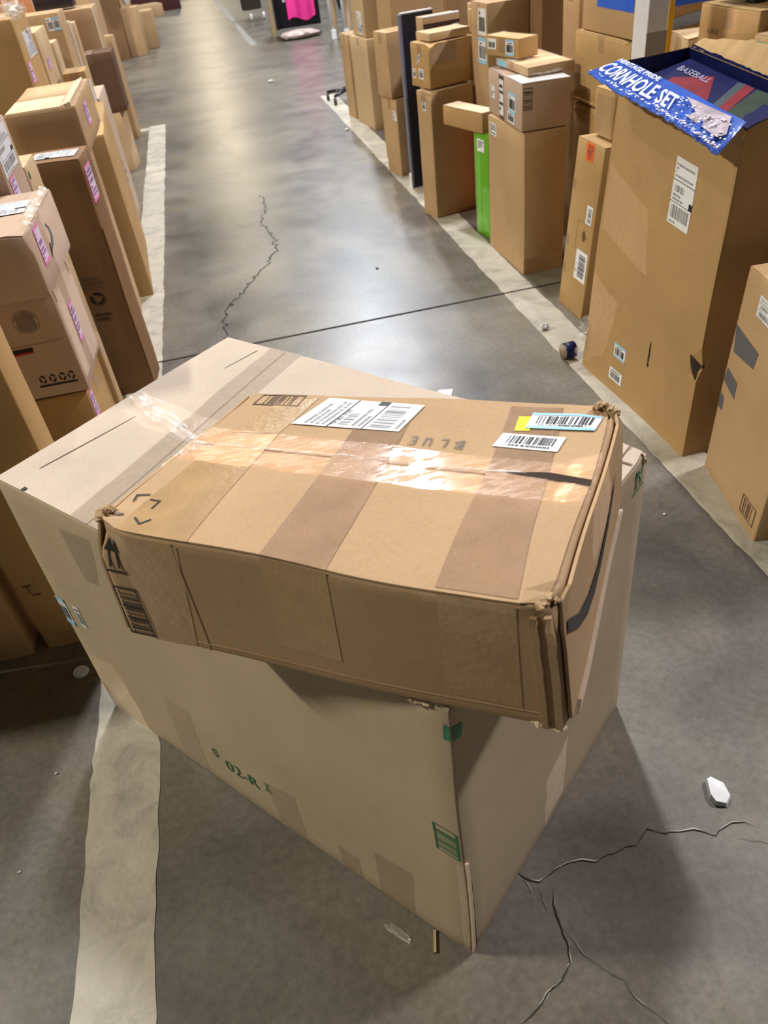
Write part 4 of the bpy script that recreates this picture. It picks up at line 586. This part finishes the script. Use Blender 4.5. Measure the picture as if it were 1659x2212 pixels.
carton('slim29','slim upright tan carton just beyond the short brown box','tan',None); carton('slim29b','slim upright tan carton, second beyond the short brown box','kraft',None)
carton('b30','long pale box standing beyond the slim cartons in the right row','tan','x'); bx,rt=carton('b32','tall box with a white label stacked on the long pale box of the right row','tan','x'); label(bx,'L',rq(.42,.02,.80,.25),'ship',rt,82); carton('b31','farthest standing brown box of the right row','kraft','x')
WPO=plain('white_enamel',(.74,.76,.80),.35); bx=Box(BX['whitepost'],.0); rt=root('white_upright_carton',bx.base,'white square upright post standing behind the open tall box','post'); V,F=body_mesh(bx,.003,.3); mesh_obj('body',V,F,WPO,rt); slab(bx,'N',rq(0,.2,1,.80),.001,'painted_post_shadow',plain('painted_post_shadow',(.34,.32,.31),.6),rt,2,2)  # grey panel is a shadow painted on the post's near face
bx=Box(BX['yellow'],.0); rt=root('yellow_strut',bx.base,'yellow upright strip beside the white post','strip'); V,F=body_mesh(bx,.003,.3); mesh_obj('body',V,F,plain('yellow_paint',(.80,.42,.01),.4),rt)
bx,rt=carton('gold17','golden brown box sealed with wide glossy tape, behind the open tall box','gold','x',amp=.004,step=.06)
for k,kd,sd in (('x_l1','ship',91),('x_l2','bar',92),('x_l3','bar',93)): lb(bx,rt,k,kd,sd)
text_on(bx,'L',rectify(dl('x_txt')),'UKE','printed_lettering',INKB,rt); blob(bx,'L',(.85,.918),(.045,.006),INKB,'printed_oval',rt); patch(bx,'L',[(.52,.86),(.66,.86),(.66,.999),(.50,.999)],'clear_tape',TF,rt,.0015,4,8); patch(bx,'L',[(.45,.93),(.99,.95),(.99,.999),(.45,.999)],'clear_tape',TF,rt,.0018,8,4,jag=.01)
bx,rt=carton('gold18','brown box with a pale green sticker at the right edge, behind the open tall box','kraft','x'); patch(bx,'L',rq(.06,.955,.30,.985),'green_sticker',plain('pale_green_sticker',(.22,.36,.27),.5),rt,.0012)
bx,rt=carton('small15','small box with crushed layered edge, left of the golden taped box','tan','x',amp=.004,crump=[((1.80,3.03,1.0),.12,.012,20)],step=.04)
carton('r16','brown box standing behind the small box with crushed edge','brown','x')
bx,rt=carton('flat19','narrow pale box right behind the open tall box with a white paper on it','tan','x'); patch(bx,'T',rq(.1,.1,.8,.7),'white_paper',WH,rt,.005)
bm=bmesh.new(); prim_box(bm,(2.12,2.62,1.205),(.56,.70,.05),.05,.02); tt=root('black_tote_lid',(2.12,2.62,1.12),'black plastic tote resting on the golden taped box at the top right','tote'); BP=plain('black_plastic',(.012,.012,.02),.3,.6); bmo('rim',bm,BP,tt,True); bm=bmesh.new(); prim_box(bm,(1.90,2.80,1.15),(.05,.05,.06),.05,.006); bmo('foot',bm,BP,tt)
bm=bmesh.new(); prim_box(bm,(2.14,2.45,1.15),(.04,.04,.06),.05,.006); bmo('foot',bm,BP,tt)
# ---------------------------------------------------------------- left row
GROUP[0]='cardboard boxes of the left row'
bx,rt=carton('M8','low brown box at the left edge, nearest of the left row','kraft','x')
bx,rt=carton('M7','tall brown slab box behind the near left edge, left of a narrow dark gap','kraft','x',amp=.003)
bx,rt=carton('M6','tall narrow golden-brown box whose foot shows left of the large pale box','gold','x',amp=.003); rects(bx,'N',rq(.10,.185,.26,.235),[(0,.75,.6,.88),(.25,.3,.33,.8),(.4,.1,1,.22)],'printed_symbol',INKB,rt); patch(bx,'N',rq(.05,.0,.7,.05),'bottom_tape',TB,rt,.001,3,3)
bx,rt=carton('M3','golden-brown box at the bottom of the left stack, under the box with the round seal','gold','x'); label(bx,'R',rq(.02,.82,.20,.98),'pink',rt,101,lab='pink and white sticker')
bx,rt=carton('M4','slim brown box standing beside the left stack, next to the tall recycling-mark box','kraft','x')
bx,rt=carton('M2','box with a round printed seal and recycling marks, middle of the left stack','pink','y',amp=.003,step=.05)
slab(bx,'N',[(.30,.515),(.998,.545),(.998,.56),(.30,.53)],.0025,'fold_ridge',CB('pink'),rt,10,1); patch(bx,'N',[(.55,.475),(.79,.483),(.795,.535),(.55,.525)],'slot_shade_paint',inside,rt,.001,4,2); patch(bx,'N',[(.55,.465),(.79,.473),(.79,.492),(.55,.484)],'red_content',plain('red_cloth',(.45,.01,.03),.6),rt,.0016,4,1)
def ring(cx,cy,r0,r1,ax,ay,n=40,a0=0,a1=2*math.pi): return [[(cx+math.cos(a0+(a1-a0)*(i+d)/n)*r*ax,cy+math.sin(a0+(a1-a0)*(i+d)/n)*r*ay) for (d,r) in ((0,r0),(1,r0),(1,r1),(0,r1))] for i in range(n)]
ax,ay=1/.5,1/.3; IG=plain('ink_faded',(.20,.15,.115),.8,var=.3)
rects(bx,'N',FULL,ring(.815,.78,.033,.0345,ax,ay)+ring(.815,.78,.0,.024,ax,ay)+ring(.815,.78,.026,.030,ax,ay,9,.3,2.9)+ring(.815,.78,.026,.030,ax,ay,7,3.4,5.9),'printed_seal',IG,rt,lab='round faded printed seal')
rs=[(0,0,1,.16)]
for cx in (.14,.40,.66,.90): rs+=sum((ring(cx,.58,.5,.95,.10,.34,4,a0,a0+1.6) for a0 in (.4,2.5,4.6)),[])
rects(bx,'N',rectify(dl('m2_rec')),rs,'printed_recycling_marks',INK,rt,lab='row of black recycling marks'); label(bx,'R',rq(.36,.34,.54,.74),'pink',rt,102); patch(bx,'R',rq(.55,.05,.95,.98),'clear_film',TF,rt,.0012,5,8); patch(bx,'R',rq(.06,.1,.3,.95),'clear_film',TF,rt,.0012,4,8)
for a in (.1,.9): slab(bx,'R',[(a-.05,.9),(a+.05,.9),(a+.06,.999),(a-.06,.999)],.003,'flap_edge',edge,rt,2,3)
bx,rt=carton('M1','taped pale box with a black printed smile, topmost of the left stack','pink','y',amp=.003,step=.04,crump=[((-.50,2.05,.99),.07,.015,25)])
label(bx,'R',rq(.14,.36,.30,.95),'pink',rt,103); sm=[(.50,.78),(.57,.66),(.58,.52),(.52,.42),(.44,.38)]; lo=[(.41,.44),(.47,.48),(.53,.56),(.53,.66),(.48,.76)]
rects(bx,'R',FULL,[[sm[i],sm[i+1],lo[3-i],lo[4-i]] for i in range(4)]+[[(.36,.30),(.48,.44),(.42,.52)]],'printed_smile',INK,rt,lab='black curved printed smile')
label(bx,'T',rq(.5,.45,.93,.75),'ship',rt,104,off=.006); patch(bx,'R',rq(.42,.0,.95,.99),'clear_film',TF,rt,.002,6,6); crumple('crumpled_tape',[bx.fp('T',.985,.08,.006),bx.fp('T',.98,.45,.012),bx.fp('T',.985,.95,.012)],.010,CR,rt,41,.8,10,50,.9)
bx,rt=carton('L3','tall box with a large white shipping label on its edge, at the left picture edge','pink','x'); label(bx,'R',rq(.05,.895,.85,.995),'ship',rt,105); label(bx,'R',rq(.1,.83,.42,.89),'pink',rt,106)
bx,rt=carton('L2','narrow tall box with a small green dot, right behind the white-labelled left box','tan','x',tp=False); blob(bx,'R',(.12,.975),(.05,.012),GN,'printed_dot',rt)
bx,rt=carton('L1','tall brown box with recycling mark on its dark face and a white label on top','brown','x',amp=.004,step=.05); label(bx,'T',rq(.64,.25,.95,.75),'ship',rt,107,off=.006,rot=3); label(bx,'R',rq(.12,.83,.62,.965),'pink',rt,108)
rects(bx,'N',rq(.74,.43,.86,.49),sum((ring(.5,.5,.27,.48,1,1,5,a0,a0+1.75) for a0 in (.4,2.5,4.6)),[]),'printed_recycling_mark',INK,rt); rects(bx,'N',rq(.74,.36,.87,.40),[b[:4] for b in words(0,0,1,1,2,5)],'printed_lettering',INK,rt); rects(bx,'N',rq(.70,.50,.88,.56),[b[:4] for b in words(0,0,1,1,3,8)],'printed_lettering',INKB,rt)
slab(bx,'R',[(.002,.02),(.05,.02),(.45,.70),(.002,.74)],.004,'bent_edge_fold',CB('brown'),rt,3,10,.001)
carton('L5','tan box hidden mostly behind the recycling-mark box, under the box with open flaps','tan','y'); carton('L6','long tan box on the floor just beyond the recycling-mark box','gold','y',amp=.003)
bx,rt=carton('L7','long pale box with a thin blue edge line standing in the left row','pale','y'); slab(bx,'R',rq(.0,.0,.05,1),.001,'blue_edge_stripe',plain('blue_edge_print',(.05,.12,.20),.5),rt,1,6); rects(bx,'R',rq(.3,.3,.6,.5),[b[:4] for b in words(0,0,1,1,3,8)],'printed_lettering',IG,rt)
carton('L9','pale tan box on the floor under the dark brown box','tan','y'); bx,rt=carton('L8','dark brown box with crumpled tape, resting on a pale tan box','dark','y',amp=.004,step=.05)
crumple('crumpled_tape',[bx.fp('N',.45,.98,.006),bx.fp('N',.40,.6,.008),bx.fp('N',.45,.25,.006)],.008,CR,rt,51,.5,8,24,.9)
carton('L10','slim orange-tan box leaning beyond the dark brown box','kraft','y')
bx,rt=carton('L4','box with crushed corner and bright open flaps, lying over the long tan box','kraft','x',amp=.003,crump=[((-.55,3.88,.975),.09,.02,22)],step=.04); label(bx,'R',rq(.35,.35,.52,.85),'pink',rt,109)
for i in range(3): slab(bx,'T',rq(.80+.05*i,.02,.835+.05*i,.93),.006+.004*i,'raised_flap_edge',edge,rt,2,10,.003,jag=.008)
slab(bx,'T',rq(.02,.02,.78,.40),.004,'folded_top_flap',card('cardboard_pale_flap',(.66,.53,.35)),rt,8,4,.003); patch(bx,'T',rq(.1,.6,.8,.9),'clear_film',TF,rt,.006,6,4)
bx,rt=carton('L16','tall golden box with crumpled clear tape at its top, back of the left row','gold','y',amp=.004); label(bx,'R',rq(.08,.79,.32,.86),'pink',rt,110); label(bx,'R',rq(.42,.86,.9,.95),'ship',rt,111,rot=1)
crumple('crumpled_tape',[bx.fp('T',.96,.05,.01),bx.fp('T',.97,.5,.03),bx.fp('T',.96,.95,.01)],.028,CR,rt,61,.9,12,50,.9)
bx,rt=carton('L15','tall tan box with a pink sticker, next to the box with crumpled tape','tan','y'); label(bx,'R',rq(.25,.845,.5,.89),'pink',rt,112)
carton('L12','slim pale upright box seen between two tall boxes of the left row','tan',None); bx,rt=carton('L11','small open-topped gold box in front of the slim pale upright one','gold','y'); patch(bx,'R',rq(.3,.8,.7,.95),'white_label',WH,rt,.001)
bx,rt=carton('L13','tall box with two grey labels on its face in the left row','kraft','x'); label(bx,'N',rq(.80,.925,.89,.985),'bar',rt,113); label(bx,'N',rq(.90,.925,.99,.985),'blue',rt,114)
carton('L20','slim bright-edged upright board beyond the grey-labelled box','pale',None); carton('L20b','slim upright board next to the bright-edged one','tan',None)
bx,rt=carton('L19','large brown box with a pale edge in the back of the left row','kraft','x'); slab(bx,'R',rq(.0,.0,.25,1),.002,'pale_edge',edge,rt,2,8)
# ---------------------------------------------------------------- hall shell
CEI=plain('ceiling_dark_deck',(.10,.095,.09),.9); WAL=plain('painted_block_wall',(.14,.135,.13),.85)
def shell(name,vs): o=mesh_obj(name,vs,[(0,1,2,3)],WAL if 'wall' in name else CEI); o['kind']='structure'
X0,X1,Y0,Y1,ZC=-16,16,-9,62,10.2
shell('ceiling',[(X0,Y0,ZC),(X0,Y1,ZC),(X1,Y1,ZC),(X1,Y0,ZC)])
shell('wall_left',[(X0,Y0,0),(X0,Y1,0),(X0,Y1,ZC),(X0,Y0,ZC)]); shell('wall_right',[(X1,Y0,0),(X1,Y0,ZC),(X1,Y1,ZC),(X1,Y1,0)])
shell('wall_back',[(X0,Y1,0),(X1,Y1,0),(X1,Y1,ZC),(X0,Y1,ZC)]); shell('wall_front',[(X0,Y0,0),(X0,Y0,ZC),(X1,Y0,ZC),(X1,Y0,0)])
# ---------------------------------------------------------------- litter on the floor
def solid_blob(name,c,s,mat,lab,cat,seed=0,rz=0,n=2,am=.25,group=None,kind=None):
    bm=bmesh.new(); bmesh.ops.create_icosphere(bm,subdivisions=n,radius=1)
    for v in bm.verts:
        q=1+am*noise.noise(v.co*1.7+Vector((seed,seed*2,0)))*2; v.co=Vector((v.co.x*s[0]*q,v.co.y*s[1]*q,max(-.9,v.co.z)*s[2]*q))
    bmesh.ops.transform(bm,matrix=Matrix.Translation(c)@Matrix.Rotation(rz,4,'Z'),verts=bm.verts)
    zm=min(v.co.z for v in bm.verts)
    for v in bm.verts: v.co.z-=zm-.0003-(c[2] if c[2]>.05 else 0)
    o=bmo(name,bm,mat); return tag(o,lab,cat,group)
FOAM=plain('white_foam',(.72,.74,.74),.8,var=.12)
bm=bmesh.new(); pr=[(-.018,-.026),(.002,-.036),(.020,-.022),(.022,.010),(.004,.034),(-.008,.030),(-.020,-.008)]
lo_=[bm.verts.new((.722+x,.752+y,.0005)) for x,y in pr]; hi=[bm.verts.new((.722+x*.9,.752+y*.9,.013+.004*noise.noise(Vector((x*90,y*90,1))))) for x,y in pr]; cz=bm.verts.new((.724,.752,.017))
for i in range(7): j=(i+1)%7; bm.faces.new((lo_[i],lo_[j],hi[j],hi[i])); bm.faces.new((hi[i],hi[j],cz))
bm.faces.new(list(reversed(lo_))); tag(bmo('foam_chunk',bm,FOAM),'jagged white foam chunk lying on the floor at the lower right','foam chunk')
bm=bmesh.new(); prim_cyl(bm,(-.672,1.535,.0005),(-.672,1.535,.006),.0215,.020,28); prim_cyl(bm,(-.672,1.535,.006),(-.672,1.535,.0075),.017,.0165,28); tag(bmo('bottle_cap',bm,plain('white_plastic',(.62,.65,.72),.35),None,False),'round white plastic cap on the floor left of the large pale box','cap')
solid_blob('crumpled_plastic',(1.205,2.905,.01),(.018,.014,.016),plain('clear_crumpled_plastic',(.62,.63,.68),.12,.9),'small crumpled clear plastic wad on the right floor stripe','plastic wad',3,am=.5)
rt=mesh_obj('paper_scrap',[(.615,2.545,.0015),(.668,2.525,.0018),(.690,2.575,.003),(.635,2.592,.002)],[(0,1,2,3)],WH); tag(rt,'white paper scrap on the floor just behind the large pale box','paper scrap')
SCR=plain('pale_grit',(.62,.60,.56),.7)
for i,(x,y,s,l) in enumerate([(-.704,1.224,.004,'tiny white speck on the dark floor at the left, nearer the stripe'),(-.757,.992,.003,'tiny white speck at the lower left edge of the floor'),(1.066,1.609,.005,'tiny pale crumb on the floor between the large box and the right row'),(.683,3.948,.009,'small white crumb on the aisle floor beyond the floor joint'),(1.108,7.103,.018,'white scrap on the floor beside the right stripe, far along the aisle'),(.754,10.0,.03,'white streaky scrap on the far aisle floor')]):
    solid_blob('floor_crumb',(x,y,s*.5),(s,s*.7,s*.5),SCR,l,'crumb',i,am=.4,group='crumbs on the floor')
bm=bmesh.new(); prim_box(bm,(.068,.622,.003),(.005,.040,.004),-.25); tag(bmo('wood_splinter',bm,plain('pale_wood',(.50,.38,.20),.7)),'thin pale wood splinter on the floor by the large box front edge','splinter')
solid_blob('film_scrap',(.005,.655,.004),(.030,.008,.004),TF,'wisp of clear film under the bottom edge of the large pale box','film scrap',5,-.8,am=.5)
# ---------------------------------------------------------------- far end of the aisle
GROUP[0]='cardboard boxes at the back'
def far_box(name,x,y,z,w_,d,h,yaw,mat,lab,cat='cardboard box',flaps='x',**k):
    BX['_']=(x,y,z,yaw,w_,d,h,0,0); return carton('_',lab,mat,flaps,name=name,cat=cat,tp=False,step=.25,**k)
far_box('cardboard_box',-1.33,13.95,0,.36,.5,1.0,-.05,'brown','brown box at the far left, left one of the close far pair')
bx,rt=far_box('cardboard_box',-.96,14.1,0,.24,.4,.62,-.05,'kraft','brown box at the far left, shorter one of the close far pair')
far_box('cardboard_box',-.74,14.75,0,.20,.5,.50,0,'kraft','small brown box at the far left beside the white bag')
solid_blob('white_bag',(-.84,14.30,.627),(.09,.07,.16),plain('white_bag_film',(.72,.76,.85),.4),'white plastic bag bunched on the far left brown boxes','bag',4,am=.3)
far_box('cardboard_box',-1.50,11.0,0,.30,.08,1.05,-.1,'dark','dark slim box leaning in the far part of the left row','cardboard box',None)
far_box('cardboard_box',-1.62,15.3,0,.75,.5,1.35,0,'kraft','tall tan box behind the far pair of brown boxes')
solid_blob('green_bag',(-1.52,13.2,.85),(.13,.12,.28),plain('sage_green_cloth',(.14,.25,.19),.8),'sage green bag on top of the far left boxes','bag',7)
bm=bmesh.new(); prim_box(bm,(-1.42,12.6,.86),(.05,.06,.42),0,.01); tag(bmo('red_strap',bm,plain('red_strap',(.50,.02,.04),.5)),'red strip standing beside the sage green bag','strip')
far_box('cardboard_box',-1.0,20.0,0,.55,.5,.22,.3,'kraft','flat brown box lying on the floor at the far end of the aisle')
far_box('dark_crate',-1.2,21.2,0,1.1,.5,.5,0,plain('dark_maroon_crate',(.06,.015,.015),.6),'dark maroon crate at the far end of the aisle, behind a flat box','crate')
far_box('cardboard_box',-.2,24.,0,2.2,.6,.35,0,'kraft','long low brown box closing the far end of the aisle')
# black board with the pink sheet
BLK=plain('black_board',(.006,.006,.012),.35); bm=bmesh.new(); prim_box(bm,(1.62,13.75,.75),(.66,.06,1.3),-.03); pb=root('display_board',(1.62,13.75,0),'black upright board with a bright pink sheet hanging on it, far end of the aisle','board'); bmo('board',bm,BLK,pb)
bm=bmesh.new(); prim_box(bm,(1.285,13.80,.75),(.03,.30,1.3),-.03); bmo('side_panel',bm,BLK,pb)
bm=bmesh.new(); prim_box(bm,(1.24,14.0,.65),(.05,.05,1.3)); bmo('wood_post',bm,plain('pale_wood_post',(.50,.36,.20),.6),pb)
V=[];F=[]
for j in range(9):
    for i in range(13): x=1.46+.42*i/12; z=.20+1.1*j/8; V.append((x+.02*(1-j/8)*(1 if i>6 else -1)*0,13.69+.018*math.sin(i*1.3)+.01*math.sin(j*1.9+i),z+(.03*math.sin(i*.6) if j==0 else 0)))
for j in range(8):
    for i in range(12): a=j*13+i; F.append((a,a+1,a+14,a+13))
o=mesh_obj('pink_sheet',V,F,plain('hot_pink_cloth',(.95,.05,.38),.6),None,smooth=True); tag(o,'bright hot pink sheet hanging on the black board at the far end','sheet')
bm=bmesh.new()
for z in (.45,.62): prim_box(bm,(1.43,13.70,z),(.03,.02,.03),.78)
bmo('clip',bm,WH,pb)
solid_blob('pale_sack',(1.55,13.25,.001),(.30,.16,.06),plain('pale_pink_sack',(.62,.52,.50),.8,var=.2),'pale pinkish sack lying on the floor below the pink sheet','sack',8,am=.25)
# rack with white legs
WM=plain('white_metal_tube',(.72,.76,.82),.3); rk=root('garment_rack',(2.0,12.6,0),'white legged rack with dark clothes beside the black board, far right of the aisle','rack')
for x,y in ((1.94,12.6),(2.10,12.45)):
    bm=bmesh.new(); prim_cyl(bm,(x,y,.02),(x-.04,y,1.5),.022,n=10); bmo('leg',bm,WM,rk,True); bm=bmesh.new(); prim_box(bm,(x+.01,y,.06),(.07,.07,.12),0,.01); bmo('foot_block',bm,WM,rk)
DK=plain('dark_cloth',(.012,.011,.012),.8)
for i,(x,y) in enumerate(((2.14,12.9),(2.40,12.7),(2.66,12.9))): tag(solid_blob('dark_garment',(x,y,.30),(.10,.09,.55),DK,['black garment hanging nearest the white rack legs','black garment, middle one hanging by the white rack','black garment farthest right by the white rack'][i],'garment',i+2),['black garment hanging nearest the white rack legs','black garment, middle one hanging by the white rack','black garment farthest right by the white rack'][i],'garment')
for i,(x,y) in enumerate(((2.05,13.2),(2.24,13.1))): far_box('wood_plank',x,y,0,.06,.05,1.3,0,'tan',['tan plank standing behind the white rack legs','tan plank standing right of the white rack legs'][i],'plank',None)
# yellow hand truck
ht=root('hand_truck',(1.2,16.6,0),'yellow framed cart with dark load at the far end, left of the black board','cart'); YM=plain('yellow_cart_metal',(.80,.50,.02),.45)
bm=bmesh.new(); prim_box(bm,(1.12,16.5,.42),(.50,.05,.05)); prim_box(bm,(1.12,16.9,.42),(.50,.05,.05)); bmo('frame',bm,YM,ht)
bm=bmesh.new(); prim_box(bm,(1.15,16.7,.27),(.34,.30,.22),0,.03); bmo('load',bm,plain('dark_brown_load',(.035,.025,.02),.8),ht)
bm=bmesh.new(); prim_box(bm,(1.05,16.8,.66),(.45,.3,.36),0,.05); bmo('top_load',bm,plain('dark_blue_load',(.03,.035,.09),.7),ht)
for x in (1.10,1.33):
    bm=bmesh.new(); prim_cyl(bm,(x-.02,16.45,.06),(x+.02,16.45,.06),.06,n=14); bmo('wheel',bm,plain('light_grey_wheel',(.62,.62,.65),.4),ht,True)
# caster base peeking out of the right row
cb=root('chair_base',(1.32,8.35,0),'black five-star caster foot sticking out beside the far right boxes','chair base')
for a in (2.6,3.9,5.2):
    bm=bmesh.new(); prim_cyl(bm,(1.36,8.35,.10),(1.36+.22*math.cos(a),8.35+.22*math.sin(a),.075),.020,.014,10); bmo('spoke',bm,BP,cb,True)
    bm=bmesh.new(); x,y=1.36+.22*math.cos(a),8.35+.22*math.sin(a); prim_cyl(bm,(x-.012,y,.03),(x+.012,y,.03),.030,n=14); bmo('caster',bm,BP,cb,True)
# upper back of the left row
far_box('cardboard_box',-1.95,4.9,0,.55,.4,1.50,0,'kraft','very tall tan box in the back, at the top left corner')
far_box('cardboard_box',-1.72,5.6,0,.34,.3,1.42,0,'gold','tall tan box in the back left, beside the one with crumpled tape')
far_box('orange_bin',-1.62,6.9,0,.5,.45,1.42,0,plain('orange_tan_board',(.60,.24,.08),.6),'orange box behind the grey-labelled box in the left row','box')
bx,rt=far_box('cardboard_box',-1.46,8.1,0,.38,.4,1.32,0,'tan','tall pale box behind the large brown box, a black case on it'); label(bx,'N',rq(.70,.80,.96,.93),'blue',rt,121)
far_box('black_case',-1.16,7.66,1.106,.30,.2,.09,0,BP,'black flat case lying on the large brown box in the back left','case')
far_box('cardboard_box',-1.30,9.4,0,.40,.7,1.15,-.05,'kraft','tall brown box beyond the left row, before the far pair')
# black bin glimpsed beside the nearest right box
far_box('black_bin',1.72,1.93,0,.3,.30,.74,0,BP,'black bin glimpsed between the nearest right box and the open tall box','bin')
far_box('cardboard_box',1.80,6.25,0,.6,.5,1.5,0,'kraft','very tall box in the back of the right row, above the stacked pair')
far_box('cardboard_box',1.95,4.9,0,.6,.5,1.35,0,'brown','tall dark box in the back of the right row behind the navy panel')
far_box('cardboard_box',2.4,3.9,0,.6,.5,1.35,0,'kraft','tall box in the back right behind the blue film package')
